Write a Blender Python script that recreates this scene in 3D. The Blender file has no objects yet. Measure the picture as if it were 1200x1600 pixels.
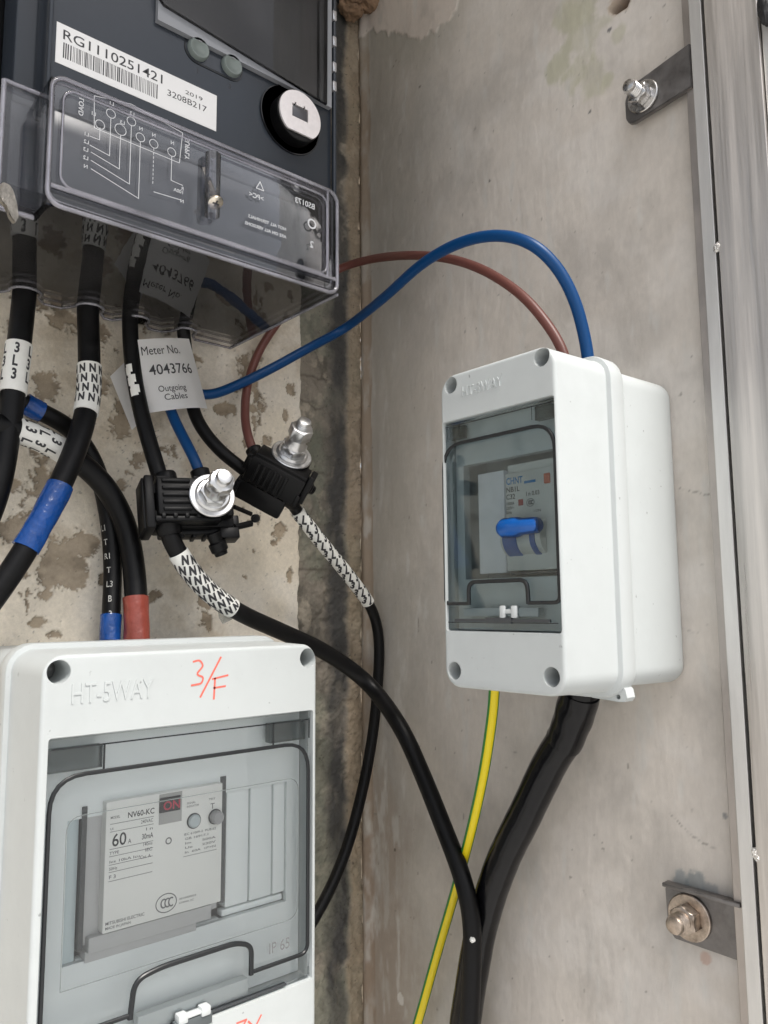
import bpy, bmesh, math, random
import numpy as np
from mathutils import Vector, Matrix, geometry
random.seed(7)
S = bpy.context.scene
# ------------------------------------------------------------------ camera
CAM = Vector((-.3417, -.4178, 0)); YAW, PITCH, ROLL, FPX = .7133, .1209, -.0074, 1226.93
cf = Vector((math.sin(YAW)*math.cos(PITCH), math.cos(YAW)*math.cos(PITCH), math.sin(PITCH)))
cr = Vector((math.cos(YAW), -math.sin(YAW), 0)); cu = cr.cross(cf)
cr, cu = cr*math.cos(ROLL)+cu*math.sin(ROLL), -cr*math.sin(ROLL)+cu*math.cos(ROLL)
cam = bpy.data.cameras.new('camera'); co = bpy.data.objects.new('camera', cam); S.collection.objects.link(co)
m = Matrix((cr, cu, -cf)).transposed().to_4x4(); m.translation = CAM; co.matrix_world = m
cam.sensor_fit = 'HORIZONTAL'; cam.sensor_width = 36; cam.lens = 36*FPX/1200
cam.clip_start = .01; cam.clip_end = 400
S.camera = co
# ------------------------------------------------------------------ light
SUN_EL, SUN_ROT = math.radians(60), math.radians(186)
W = bpy.data.worlds.new('World'); S.world = W; W.use_nodes = True
nt = W.node_tree; bg = nt.nodes['Background']
sky = nt.nodes.new('ShaderNodeTexSky'); sky.sky_type = 'NISHITA'; sky.sun_disc = False
sky.sun_elevation = SUN_EL; sky.sun_rotation = SUN_ROT; sky.air_density = 1.0; sky.dust_density = 4; sky.ozone_density = .6
hs = nt.nodes.new('ShaderNodeHueSaturation'); hs.inputs['Saturation'].default_value = .4; nt.links.new(sky.outputs[0], hs.inputs['Color']); nt.links.new(hs.outputs[0], bg.inputs[0]); bg.inputs[1].default_value = .085
sun = bpy.data.lights.new('sun', 'SUN'); sun.energy = 1.75; sun.angle = math.radians(22); sun.color = (1, .96, .9)
so = bpy.data.objects.new('sun', sun); S.collection.objects.link(so)
sd = Vector((math.sin(SUN_ROT)*math.cos(SUN_EL), math.cos(SUN_ROT)*math.cos(SUN_EL), math.sin(SUN_EL)))
so.rotation_euler = sd.to_track_quat('Z', 'Y').to_euler()
S.view_settings.view_transform = 'Standard'; S.view_settings.look = 'None'
S.view_settings.exposure = 1.06; S.view_settings.gamma = 1; S.view_settings.use_curve_mapping = False
S.render.engine = 'CYCLES'
S.cycles.transparent_max_bounces = 24; S.cycles.max_bounces = 10

# ------------------------------------------------------------------ pixel (1200x1600 frame) -> world
def ray(px, py): return cf + cr*((px-600)/FPX) - cu*((py-800)/FPX)
def P(px, py, ax, v):
    ax = 'xyz'.index(ax); d = ray(px, py); return CAM + d*((v-CAM[ax])/d[ax])
def PX(p):
    d = Vector(p)-CAM; z = d.dot(cf); return 600+FPX*d.dot(cr)/z, 800-FPX*d.dot(cu)/z

# ------------------------------------------------------------------ materials
MATS = {}
def mat(name, col, rough=.5, metal=0, spec=.5, var=0, vscale=60, bump=0, bscale=400, coat=0, aniso=None, rvar=0, bevel=0, speck=0):
    if name in MATS: return MATS[name]
    M = bpy.data.materials.new(name); M.use_nodes = True; t = M.node_tree; b = t.nodes['Principled BSDF']
    b.inputs['Base Color'].default_value = (*col, 1); b.inputs['Roughness'].default_value = rough
    b.inputs['Metallic'].default_value = metal; b.inputs['Specular IOR Level'].default_value = spec
    b.inputs['Coat Weight'].default_value = coat; b.inputs['Coat Roughness'].default_value = .15
    tc = t.nodes.new('ShaderNodeTexCoord'); mp = t.nodes.new('ShaderNodeMapping'); t.links.new(tc.outputs['Object'], mp.inputs[0])
    if aniso: mp.inputs['Scale'].default_value = aniso
    if var or rvar:
        n = t.nodes.new('ShaderNodeTexNoise'); n.inputs['Scale'].default_value = vscale; n.inputs['Detail'].default_value = 6; n.inputs['Roughness'].default_value = .65
        t.links.new(mp.outputs[0], n.inputs[0])
    if var:
        r = t.nodes.new('ShaderNodeMapRange'); r.inputs[1].default_value = .3; r.inputs[2].default_value = .7
        r.inputs[3].default_value = 1-var; r.inputs[4].default_value = 1+var; t.links.new(n.outputs[0], r.inputs[0])
        x = t.nodes.new('ShaderNodeVectorMath'); x.operation = 'SCALE'; x.inputs[0].default_value = col
        t.links.new(r.outputs[0], x.inputs['Scale']); t.links.new(x.outputs[0], b.inputs['Base Color'])
    if rvar:
        r = t.nodes.new('ShaderNodeMapRange'); r.inputs[1].default_value = .3; r.inputs[2].default_value = .7
        r.inputs[3].default_value = max(0, rough-rvar); r.inputs[4].default_value = rough+rvar; t.links.new(n.outputs[0], r.inputs[0])
        t.links.new(r.outputs[0], b.inputs['Roughness'])
    if speck:
        n3 = t.nodes.new('ShaderNodeTexNoise'); n3.inputs['Scale'].default_value = 330; n3.inputs['Detail'].default_value = 2
        n4 = t.nodes.new('ShaderNodeTexNoise'); n4.inputs['Scale'].default_value = 22; n4.inputs['Detail'].default_value = 7; n4.inputs['Roughness'].default_value = .7
        for q_ in (n3, n4): t.links.new(mp.outputs[0], q_.inputs[0])
        r3 = t.nodes.new('ShaderNodeMapRange'); r3.inputs[1].default_value = .73; r3.inputs[2].default_value = .79; r3.inputs[3].default_value = 1; r3.inputs[4].default_value = .55
        r4 = t.nodes.new('ShaderNodeMapRange'); r4.inputs[1].default_value = .5; r4.inputs[2].default_value = .8; r4.inputs[3].default_value = 1; r4.inputs[4].default_value = 1-speck
        t.links.new(n3.outputs[0], r3.inputs[0]); t.links.new(n4.outputs[0], r4.inputs[0]); mu_ = t.nodes.new('ShaderNodeMath'); mu_.operation = 'MULTIPLY'
        t.links.new(r3.outputs[0], mu_.inputs[0]); t.links.new(r4.outputs[0], mu_.inputs[1]); x2 = t.nodes.new('ShaderNodeVectorMath'); x2.operation = 'SCALE'; x2.inputs[0].default_value = col
        if b.inputs['Base Color'].links: t.links.new(b.inputs['Base Color'].links[0].from_socket, x2.inputs[0])
        t.links.new(mu_.outputs[0], x2.inputs['Scale']); t.links.new(x2.outputs[0], b.inputs['Base Color'])
    nrm = None
    if bevel:
        bv = t.nodes.new('ShaderNodeBevel'); bv.samples = 4; bv.inputs[0].default_value = bevel; nrm = bv.outputs[0]
    if bump:
        n2 = t.nodes.new('ShaderNodeTexNoise'); n2.inputs['Scale'].default_value = bscale; n2.inputs['Detail'].default_value = 4
        t.links.new(mp.outputs[0], n2.inputs[0]); bp = t.nodes.new('ShaderNodeBump'); bp.inputs['Strength'].default_value = 1
        bp.inputs['Distance'].default_value = bump; t.links.new(n2.outputs[0], bp.inputs['Height'])
        if nrm: t.links.new(nrm, bp.inputs['Normal'])
        nrm = bp.outputs[0]
    if nrm: t.links.new(nrm, b.inputs['Normal'])
    MATS[name] = M; return M

def clear(name, tint, rough=.02, ior=1.45, haze=0., hazecol=(.7, .72, .75), scratch=0):
    """thin sheet plastic: tinted see-through plus a Fresnel gloss, with a little milky haze"""
    if name in MATS: return MATS[name]
    M = bpy.data.materials.new(name); M.use_nodes = True; t = M.node_tree; t.nodes.clear()
    o = t.nodes.new('ShaderNodeOutputMaterial'); tr = t.nodes.new('ShaderNodeBsdfTransparent'); tr.inputs[0].default_value = (*tint, 1)
    gl = t.nodes.new('ShaderNodeBsdfGlossy'); gl.inputs['Roughness'].default_value = rough
    fr = t.nodes.new('ShaderNodeFresnel'); fr.inputs[0].default_value = ior
    mx = t.nodes.new('ShaderNodeMixShader')
    last = tr.outputs[0]
    if haze:
        d = t.nodes.new('ShaderNodeBsdfDiffuse'); d.inputs[0].default_value = (*hazecol, 1); hm = t.nodes.new('ShaderNodeMixShader')
        tc = t.nodes.new('ShaderNodeTexCoord'); n = t.nodes.new('ShaderNodeTexNoise'); n.inputs['Scale'].default_value = 35; n.inputs['Detail'].default_value = 5
        r = t.nodes.new('ShaderNodeMapRange'); r.inputs[1].default_value = .3; r.inputs[2].default_value = .75; r.inputs[3].default_value = haze*.4; r.inputs[4].default_value = haze*1.6
        t.links.new(tc.outputs['Object'], n.inputs[0]); t.links.new(n.outputs[0], r.inputs[0]); t.links.new(r.outputs[0], hm.inputs[0])
        t.links.new(last, hm.inputs[1]); t.links.new(d.outputs[0], hm.inputs[2]); last = hm.outputs[0]
    t.links.new(fr.outputs[0], mx.inputs[0]); t.links.new(last, mx.inputs[1]); t.links.new(gl.outputs[0], mx.inputs[2]); t.links.new(mx.outputs[0], o.inputs[0])
    if scratch:
        tc = t.nodes.new('ShaderNodeTexCoord'); n = t.nodes.new('ShaderNodeTexNoise'); n.inputs['Scale'].default_value = 60
        bp = t.nodes.new('ShaderNodeBump'); bp.inputs['Distance'].default_value = scratch; bp.inputs['Strength'].default_value = 1
        t.links.new(tc.outputs['Object'], n.inputs[0]); t.links.new(n.outputs[0], bp.inputs['Height']); t.links.new(bp.outputs[0], gl.inputs['Normal'])
    MATS[name] = M; return M

# ------------------------------------------------------------------ objects
def tag(o, label=None, cat=None, group=None, kind=None):
    if label: o['label'] = label
    if cat: o['category'] = cat
    if group: o['group'] = group
    if kind: o['kind'] = kind
    return o
def thing(name, label, cat, loc=(0, 0, 0), group=None):
    o = bpy.data.objects.new(name, None); S.collection.objects.link(o); o.location = loc; o.empty_display_size = .01
    return tag(o, label, cat, group)
def wloc(o):
    v = Vector(o.location)
    while o.parent: o = o.parent; v += Vector(o.location)
    return v
def obj(name, bm, M, parent=None, smooth=35, label=None):
    me = bpy.data.meshes.new(name)
    if parent is not None: bmesh.ops.translate(bm, verts=bm.verts, vec=-wloc(parent))
    bmesh.ops.recalc_face_normals(bm, faces=bm.faces)
    bm.to_mesh(me); bm.free()
    if smooth:
        for p in me.polygons: p.use_smooth = True
        me.set_sharp_from_angle(angle=math.radians(smooth))
    me.materials.append(M)
    o = bpy.data.objects.new(name, me); S.collection.objects.link(o); o.parent = parent
    if label: o['label'] = label
    return o
def B(): return bmesh.new()
class Fr:      # local frame: u right, v up, n toward the viewer
    def __init__(s, o, u, v, n): s.o, s.u, s.v, s.n = Vector(o), Vector(u).normalized(), Vector(v).normalized(), Vector(n).normalized()
    def __call__(s, a, b, c=0): return s.o+s.u*a+s.v*b+s.n*c
    def uv(s, px, py, c=0):       # where the sight line meets the plane at depth c
        d = ray(px, py); t = (s.o+s.n*c-CAM).dot(s.n)/d.dot(s.n); p = CAM+d*t-s.o
        return p.dot(s.u), p.dot(s.v)
def prism(bm, fr, poly, c0, c1):     # polygon in (u,v), from depth c0 to c1
    a = [bm.verts.new(fr(x, y, c0)) for x, y in poly]; b = [bm.verts.new(fr(x, y, c1)) for x, y in poly]
    n = len(poly)
    bm.faces.new(a[::-1]); bm.faces.new(b)
    for i in range(n): bm.faces.new((a[i], a[(i+1) % n], b[(i+1) % n], b[i]))
def rect(u0, v0, u1, v1): return [(u0, v0), (u1, v0), (u1, v1), (u0, v1)]
def rrect(u0, v0, u1, v1, r, k=6):
    p = []
    for cx, cy, a in ((u1-r, v1-r, 0), (u0+r, v1-r, 90), (u0+r, v0+r, 180), (u1-r, v0+r, 270)):
        for i in range(k+1):
            t = math.radians(a+90*i/k); p.append((cx+r*math.cos(t), cy+r*math.sin(t)))
    return p
def fbox(bm, fr, u0, v0, c0, u1, v1, c1, bev=0):
    b2 = B(); prism(b2, fr, rect(min(u0, u1), min(v0, v1), max(u0, u1), max(v0, v1)), c0, c1)
    if bev: bmesh.ops.bevel(b2, geom=b2.edges[:], offset=bev, segments=2, affect='EDGES', profile=.5)
    join(bm, b2)
def join(bm, b2):
    me = bpy.data.meshes.new('t'); b2.to_mesh(me); b2.free(); bm.from_mesh(me); bpy.data.meshes.remove(me)
WF = Fr((0, 0, 0), (1, 0, 0), (0, 0, 1), (0, -1, 0))    # world frame seen from -y
def loft(bm, rings, caps=True):
    R = [[bm.verts.new(p) for p in r] for r in rings]; n = len(R[0])
    for a, b in zip(R, R[1:]):
        for i in range(n): bm.faces.new((a[i], a[(i+1) % n], b[(i+1) % n], b[i]))
    if caps: bm.faces.new(R[0][::-1]); bm.faces.new(R[-1])
def lathe(bm, o, ax, prof, n=28, hexr=None):  # prof: (radius, height)
    ax = Vector(ax).normalized(); e = ax.orthogonal().normalized(); f = ax.cross(e); o = Vector(o); rings = []
    for r, h in prof:
        r = max(r, 1e-5)
        rings.append([o+ax*h+(e*math.cos(2*math.pi*i/n)+f*math.sin(2*math.pi*i/n))*r for i in range(n)])
    loft(bm, rings)
def hexnut(bm, o, ax, r, h0, h1, rot=0):
    ax = Vector(ax).normalized(); e = ax.orthogonal().normalized(); f = ax.cross(e); o = Vector(o); c = r*.13
    def ring(rr, h, blend):
        out = []
        for i in range(36):
            t = 2*math.pi*i/36; tt = (t % (math.pi/3))-math.pi/6; hx = r*math.cos(math.pi/6)/math.cos(tt)
            q = min(hx, rr); out.append(o+ax*h+(e*math.cos(t+rot)+f*math.sin(t+rot))*q)
        return out
    loft(bm, [ring(r*.86, h0, 0), ring(r, h0+c*.5, 0), ring(r, h1-c*.5, 0), ring(r*.86, h1, 0)])
def thread(bm, o, ax, r, h0, h1, pitch=.00125, dome=True):
    prof = []; h = h0
    while h < h1-pitch: prof += [(r*.86, h), (r, h+pitch*.4), (r, h+pitch*.6)]; h += pitch
    prof += [(r*.86, h1-pitch*.3), (r*.6, h1)]
    lathe(bm, o, ax, prof, 20)
def cat(pts, n=14):
    pts = [Vector(p) for p in pts]; q = [pts[0]*2-pts[1]]+pts+[pts[-1]*2-pts[-2]]; out = []
    for i in range(1, len(q)-2):
        a, b, c, d = q[i-1:i+3]
        for k in range(n):
            t = k/n; out.append(.5*((2*b)+(c-a)*t+(2*a-5*b+4*c-d)*t*t+(3*b-a-3*c+d)*t**3))
    out.append(pts[-1]); return out
class Path:
    def __init__(s, pts, step=.0015, sm=3):
        c = cat(pts, 30); L = [0]
        for a, b in zip(c, c[1:]): L.append(L[-1]+(b-a).length)
        n = max(6, int(L[-1]/step)); s.p = []; j = 0
        for i in range(n+1):
            d = L[-1]*i/n
            while j < len(L)-2 and L[j+1] < d: j += 1
            s.p.append(c[j].lerp(c[j+1], (d-L[j])/max(1e-9, L[j+1]-L[j])))
        for _ in range(sm*6):
            s.p = [s.p[0]]+[(s.p[i-1]+s.p[i]*2+s.p[i+1])/4 for i in range(1, len(s.p)-1)]+[s.p[-1]]
        s.step = L[-1]/n; s.fr = []
        for i in range(len(s.p)):
            t = (s.p[min(i+1, n)]-s.p[max(i-1, 0)]).normalized(); v = CAM-s.p[i]; v = (v-t*v.dot(t)).normalized()
            s.fr.append((t, v, t.cross(v)))
    def near(s, px, py):
        return min(range(len(s.p)), key=lambda i: sum((a-b)**2 for a, b in zip(PX(s.p[i]), (px, py))))
    def at(s, f):
        f = max(0, min(len(s.p)-1.001, f)); i = int(f); w = f-i
        return s.p[i].lerp(s.p[i+1], w), tuple(s.fr[i][k].lerp(s.fr[i+1][k], w).normalized() for k in range(3))
    def tube(s, bm, r, i0=0, i1=None, n=20, a0=None, a1=None, wob=0, seed=0, taper=0):
        i1 = len(s.p)-1 if i1 is None else i1; rings = []; rg = random.Random(seed)
        ph = [rg.random()*6 for _ in range(6)]
        for i in range(i0, i1+1):
            t, v, w = s.fr[i]; ring = []
            for k in range(n+(1 if a0 is not None else 0)):
                a = 2*math.pi*k/n if a0 is None else a0+(a1-a0)*k/n
                rr = r*(1+wob*(math.sin(i*.31+ph[0]+a*2)*.5+math.sin(i*.83+ph[1]+a*3)*.3+math.sin(i*.13+ph[2]-a)*.6))
                ring.append(s.p[i]+(v*math.cos(a)+w*math.sin(a))*rr)
            rings.append(ring)
        if a0 is None: loft(bm, rings)
        else:
            R = [[bm.verts.new(p) for p in q] for q in rings]
            for a, b in zip(R, R[1:]):
                for k in range(n): bm.faces.new((a[k], a[k+1], b[k+1], b[k]))
_tc = {}
def textmesh(s, size=1.0, bold=0, font=None, align='LEFT', ext=0, sx=1):
    key = (s, bold, align)
    if key not in _tc:
        c = bpy.data.curves.new('t', 'FONT'); c.body = s; c.size = 1; c.align_x = align; c.resolution_u = 3; c.offset = bold
        o = bpy.data.objects.new('t', c); S.collection.objects.link(o)
        dg = bpy.context.evaluated_depsgraph_get(); me = bpy.data.meshes.new_from_object(o.evaluated_get(dg))
        V = [tuple(v.co) for v in me.vertices]; F = [tuple(p.vertices) for p in me.polygons]
        bpy.data.objects.remove(o); bpy.data.curves.remove(c); bpy.data.meshes.remove(me); _tc[key] = (V, F)
    V, F = _tc[key]
    return [(x*size*sx, y*size) for x, y, z in V], F
def text(bm, fr, s, u, v, size, c=0, h=.00008, bold=0, ang=0, sx=1, mirror=False, align='LEFT', ud=None):
    """text laid flat on a frame, its strokes h thick"""
    V, F = textmesh(s, size, bold, align=align, sx=sx); ca, sa = math.cos(ang), math.sin(ang)
    def q(x, y, d):
        if mirror: x = -x
        X, Y = x*ca-y*sa, x*sa+y*ca
        return fr(u+X, v+Y, c+d)
    top = [bm.verts.new(q(x, y, h)) for x, y in V]
    cnt = {}
    for f in F:
        try: bm.faces.new([top[i] for i in f])
        except ValueError: continue
        for a, b in zip(f, f[1:]+f[:1]): cnt[(a, b)] = 1
    if h > .00015:
        lo = [bm.verts.new(q(x, y, 0)) for x, y in V]
        for (a, b) in cnt:
            if (b, a) not in cnt: bm.faces.new((top[a], lo[a], lo[b], top[b]))
def wraptext(bm, path, r, s, i, up, th0, size, sx=1, bold=0, slant=0, lim=1.9):
    V, F = textmesh(s, size, bold, align='CENTER', sx=sx); b2 = B()
    vs = [b2.verts.new((x, y, 0)) for x, y in V]
    for f in F:
        try: b2.faces.new([vs[k] for k in f])
        except ValueError: pass
    bmesh.ops.subdivide_edges(b2, edges=[e for e in b2.edges if e.calc_length() > r*.25], cuts=4, use_grid_fill=False)
    bmesh.ops.triangulate(b2, faces=b2.faces[:])
    kill = [v for v in b2.verts if abs(th0+v.co.x/r) > lim]
    bmesh.ops.delete(b2, geom=kill, context='VERTS')
    for v in b2.verts:
        th = th0+v.co.x/r; y = v.co.y+slant*v.co.x
        p, (t, n, w) = path.at(i+y*up/path.step); T = t*up; rt = T.cross(n)
        v.co = p+(n*math.cos(th)+rt*math.sin(th))*r
    join(bm, b2)
def tapeprint(bm, path, r, i0, i1, chars, px_, py_, size, phi, sx=.8, bold=.03, up=-1):
    c, s_ = math.cos(phi), math.sin(phi); L = (i1-i0)*path.step; mid = (i0+i1)/2; N = int((L+4*r)/min(px_, py_))+3
    rg = random.Random(i0)
    for a in range(-N, N+1):
        for b in range(-N, N+1):
            X, Y = (a+.37*(b % 2))*px_, b*py_; x, y = X*c-Y*s_, X*s_+Y*c
            if abs(x) > r*1.75 or abs(y) > L/2-size*.2: continue
            V, F = textmesh(chars[(a+b) % len(chars)], size, bold, align='CENTER', sx=sx); b2 = B()
            vs = [b2.verts.new((vx, vy-size*.35, 0)) for vx, vy in V]
            for f in F:
                try: b2.faces.new([vs[k] for k in f])
                except ValueError: pass
            bmesh.ops.subdivide_edges(b2, edges=[e for e in b2.edges if e.calc_length() > r*.25], cuts=3); bmesh.ops.triangulate(b2, faces=b2.faces[:])
            for v in b2.verts: v.co = (x+v.co.x*c-v.co.y*s_, y+v.co.x*s_+v.co.y*c, 0)
            bmesh.ops.delete(b2, geom=[v for v in b2.verts if abs(v.co.x) > r*1.8 or abs(v.co.y) > L/2-.0001], context='VERTS')
            for v in b2.verts:
                p, (t, n, w) = path.at(mid+v.co.y*up/path.step); T = t*up; rt = T.cross(n); th = v.co.x/r
                v.co = p+(n*math.cos(th)+rt*math.sin(th))*r
            join(bm, b2)
def boolcut(bm, cutters):
    me = bpy.data.meshes.new('a'); bmesh.ops.recalc_face_normals(bm, faces=bm.faces); bm.to_mesh(me); bm.free(); o = bpy.data.objects.new('a', me); S.collection.objects.link(o); os_ = []
    for c in cutters:
        bmesh.ops.recalc_face_normals(c, faces=c.faces); m2 = bpy.data.meshes.new('b'); c.to_mesh(m2); c.free(); o2 = bpy.data.objects.new('b', m2); S.collection.objects.link(o2); os_.append(o2)
        md = o.modifiers.new('x', 'BOOLEAN'); md.operation = 'DIFFERENCE'; md.object = o2; md.solver = 'EXACT'
    dg = bpy.context.evaluated_depsgraph_get(); r = bpy.data.meshes.new_from_object(o.evaluated_get(dg))
    out = B(); out.from_mesh(r); bpy.data.objects.remove(o); bpy.data.meshes.remove(r)
    for q in os_: bpy.data.objects.remove(q)
    return out

# ------------------------------------------------------------------ numpy noise for the wall stains
def vnoise(x, y, seed):
    xi = np.floor(x).astype(np.int64); yi = np.floor(y).astype(np.int64); fx = x-xi; fy = y-yi
    def h(a, b):
        n = (a*374761393+b*668265263+seed*1442695041) & 0xffffffff; n = ((n ^ (n >> 13))*1274126177) & 0xffffffff
        return ((n ^ (n >> 16)) & 0xffff)/65535.
    fx = fx*fx*(3-2*fx); fy = fy*fy*(3-2*fy)
    return (h(xi, yi)*(1-fx)+h(xi+1, yi)*fx)*(1-fy)+(h(xi, yi+1)*(1-fx)+h(xi+1, yi+1)*fx)*fy
def fbm(x, y, f, o=5, seed=0, g=.55):
    s = 0; a = 1; t = 0
    for i in range(o): s = s+a*vnoise(x*f+17*i, y*f+31*i, seed+i); t += a; a *= g; f *= 2.03
    return s/t
def sstep(a, b, x): t = np.clip((x-a)/(b-a), 0, 1); return t*t*(3-2*t)
def mixc(c, d, m): return c*(1-m[..., None])+np.array(d)*m[..., None]
def line(v, y0, tbl):           # piecewise line through (z, value) points
    z, a = zip(*sorted(tbl)); return np.interp(v, z, a)
def wallgrid(name, axis, a0, a1, z0, z1, st, paint, M, pos=0.0):
    na, nz = int((a1-a0)/st)+1, int((z1-z0)/st)+1
    A, Z = np.meshgrid(np.linspace(a0, a1, na), np.linspace(z0, z1, nz)); col, d = paint(A, Z)
    if axis == 'y': co_ = np.stack([A, -d, Z], -1)
    else: co_ = np.stack([-d, A, Z], -1)
    me = bpy.data.meshes.new(name); idx = np.arange(na*nz).reshape(nz, na)
    q = np.stack([idx[:-1, :-1], idx[:-1, 1:], idx[1:, 1:], idx[1:, :-1]], -1).reshape(-1, 4)
    if axis != 'y': q = q[:, ::-1]
    me.from_pydata(co_.reshape(-1, 3).tolist(), [], q.tolist()); me.polygons.foreach_set('use_smooth', [True]*len(q))
    at = me.color_attributes.new('stain', 'FLOAT_COLOR', 'POINT'); c4 = np.concatenate([col, np.ones(col.shape[:2]+(1,))], -1).astype(np.float32)
    at.data.foreach_set('color', c4.ravel()); me.materials.append(M)
    o = bpy.data.objects.new(name, me); S.collection.objects.link(o); return o
def wallmat(name, bump, sc, stretch=(1, 1, 1), rough=.9, var=.1):
    M = bpy.data.materials.new(name); M.use_nodes = True; t = M.node_tree; b = t.nodes['Principled BSDF']; b.inputs['Roughness'].default_value = rough
    b.inputs['Specular IOR Level'].default_value = .25
    a = t.nodes.new('ShaderNodeAttribute'); a.attribute_name = 'stain'
    tc = t.nodes.new('ShaderNodeTexCoord'); mp = t.nodes.new('ShaderNodeMapping'); mp.inputs['Scale'].default_value = stretch; t.links.new(tc.outputs['Object'], mp.inputs[0])
    n = t.nodes.new('ShaderNodeTexNoise'); n.inputs['Scale'].default_value = sc; n.inputs['Detail'].default_value = 8; n.inputs['Roughness'].default_value = .7; t.links.new(mp.outputs[0], n.inputs[0])
    r = t.nodes.new('ShaderNodeMapRange'); r.inputs[1].default_value = .3; r.inputs[2].default_value = .7; r.inputs[3].default_value = 1-var; r.inputs[4].default_value = 1+var
    t.links.new(n.outputs[0], r.inputs[0]); x = t.nodes.new('ShaderNodeVectorMath'); x.operation = 'SCALE'
    t.links.new(a.outputs['Color'], x.inputs[0]); t.links.new(r.outputs[0], x.inputs['Scale']); t.links.new(x.outputs[0], b.inputs['Base Color'])
    bp = t.nodes.new('ShaderNodeBump'); bp.inputs['Distance'].default_value = bump; bp.inputs['Strength'].default_value = 1; t.links.new(n.outputs[0], bp.inputs['Height']); t.links.new(bp.outputs[0], b.inputs['Normal'])
    return M

# ---- back wall: cream paint flaking off mortar, a bare mortar strip beside the corner
def wa(px, py): p = P(px, py, 'y', 0); return p.x, p.z
PEEL = [(194,657,26,1.2),(212,719,16,1.2),(356,641,17,.7),(382,693,9,1.8),(413,688,14,1),(103,889,42,1.1),(129,853,30,.8),(20,827,24,1),(40,850,18,1),(57,972,16,.6),
        (83,992,20,.5),(434,832,18,1.2),(320,936,20,.8),(382,902,9,.7),(455,610,15,1.2),(20,760,16,1),(70,598,26,.9),(345,640,18,.6),(150,600,22,.9),(100,500,40,.5),(60,470,50,.5),
        (20,520,24,.8),(150,520,30,.5),(190,760,10,1.5),(450,690,10,1.4),(240,930,12,1),(400,560,10,1),(300,560,30,.4),(160,905,14,1),(75,930,16,.7),(452,900,9,1.8),(30,900,14,.7),(425,850,12,.8),(445,650,7,2)]
def paintA(X, Z):
    f1 = fbm(X, Z, 60, 6, 3, .62); f2 = fbm(X, Z, 400, 4, 9); f3 = fbm(X, Z, 14, 4, 5); fs = fbm(X*.6, Z, 300, 3, 41)
    wob = (fbm(X, Z, 45, 6, 11, .7)-.5)*1.9
    pe = np.full(X.shape, -1.)
    for px, py, r, asp in PEEL:
        cx, cz = wa(px, py); rr = (r*.00031); d = np.sqrt(((X-cx)/rr)**2+((Z-cz)/(rr*asp))**2)
        pe = np.maximum(pe, 1-d)
    pe = pe+wob*.75-.02
    pe = np.maximum(pe, (fbm(X*1.5, Z, 22, 6, 85, .62)-.645)*7)
    pe = pe+(fbm(X+.4*Z, Z, 120, 6, 83, .75)-.5)*2.3-.12
    peel = sstep(0, .05, pe); edge = sstep(-.14, 0, pe)*(1-peel)
    c = np.ones(X.shape+(3,))*np.array((.76, .69, .575))
    c = mixc(c, (.79, .735, .645), sstep(.45, .62, f3)); c = mixc(c, (.56, .48, .37), sstep(.50, .72, fbm(X, Z, 30, 6, 21, .65))*.7)
    c = c*(.93+.14*f2[..., None])
    brn = np.ones(X.shape+(3,))*np.array((.42, .35, .265)); brn = mixc(brn, (.29, .24, .18), sstep(.45, .66, fbm(X, Z, 120, 5, 33))); brn = mixc(brn, (.42, .35, .26), sstep(.55, .7, fbm(X, Z, 70, 4, 35))*.7)
    brn = brn*(.85+.3*fs[..., None])
    c = c*(1-peel[..., None])+brn*peel[..., None]; c = mixc(c, (.72, .67, .58), edge*.55)
    # bare mortar strip
    e = -.0530+(fbm(X*0, Z, 90, 4, 2)-.5)*.0035
    st = sstep(-.0006, .0006, X-e)
    mo = np.ones(X.shape+(3,))*np.array((.27, .24, .20)); mo = mixc(mo, (.13, .12, .10), sstep(.45, .65, fbm(X, Z*.6, 60, 6, 44, .65))*.8); mo = mixc(mo, (.36, .32, .26), sstep(.55, .7, fbm(X, Z, 85, 5, 46, .65)))
    mo = mixc(mo, (.20, .22, .17), sstep(.5, .7, fbm(X, Z, 25, 4, 48))*.5)
    bw = (fbm(X*0+1, Z, 30, 5, 51)-.5)*.012
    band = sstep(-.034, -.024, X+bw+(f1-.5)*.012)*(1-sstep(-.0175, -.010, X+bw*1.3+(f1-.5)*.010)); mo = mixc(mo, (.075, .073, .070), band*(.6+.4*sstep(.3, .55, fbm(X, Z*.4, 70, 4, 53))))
    tanm = sstep(-.0145, -.011, X+bw*.8); mo = mixc(mo, (.36, .285, .20), tanm*(.4+.5*f1))
    # joints between the blocks
    for py in (440, 590, 634, 742, 890, 1035):
        z = wa(500, py)[1]; mo = mixc(mo, (.10, .085, .07), np.exp(-((Z-z+(fbm(X, Z*0, 80, 3, int(py))-.5)*.006)/.0009)**2)*(1-band)*.65*(1-tanm*.6))
    c = c*(1-st[..., None])+mo*st[..., None]
    d = (1-peel)*.0010*(1-st)+edge*.0006*(1-st)+(f1-.5)*.0012*(1-st*0)-st*.0012+st*(fbm(X, Z, 110, 6, 61, .68)-.5)*.0055+st*tanm*.0015
    c = c*(1-.55*sstep(.80, .9, fbm(X, Z, 700, 2, 71))[..., None])
    return np.clip(c, 0, 1), d
def wb(px, py): p = P(px, py, 'x', 0); return p.y, p.z
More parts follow.
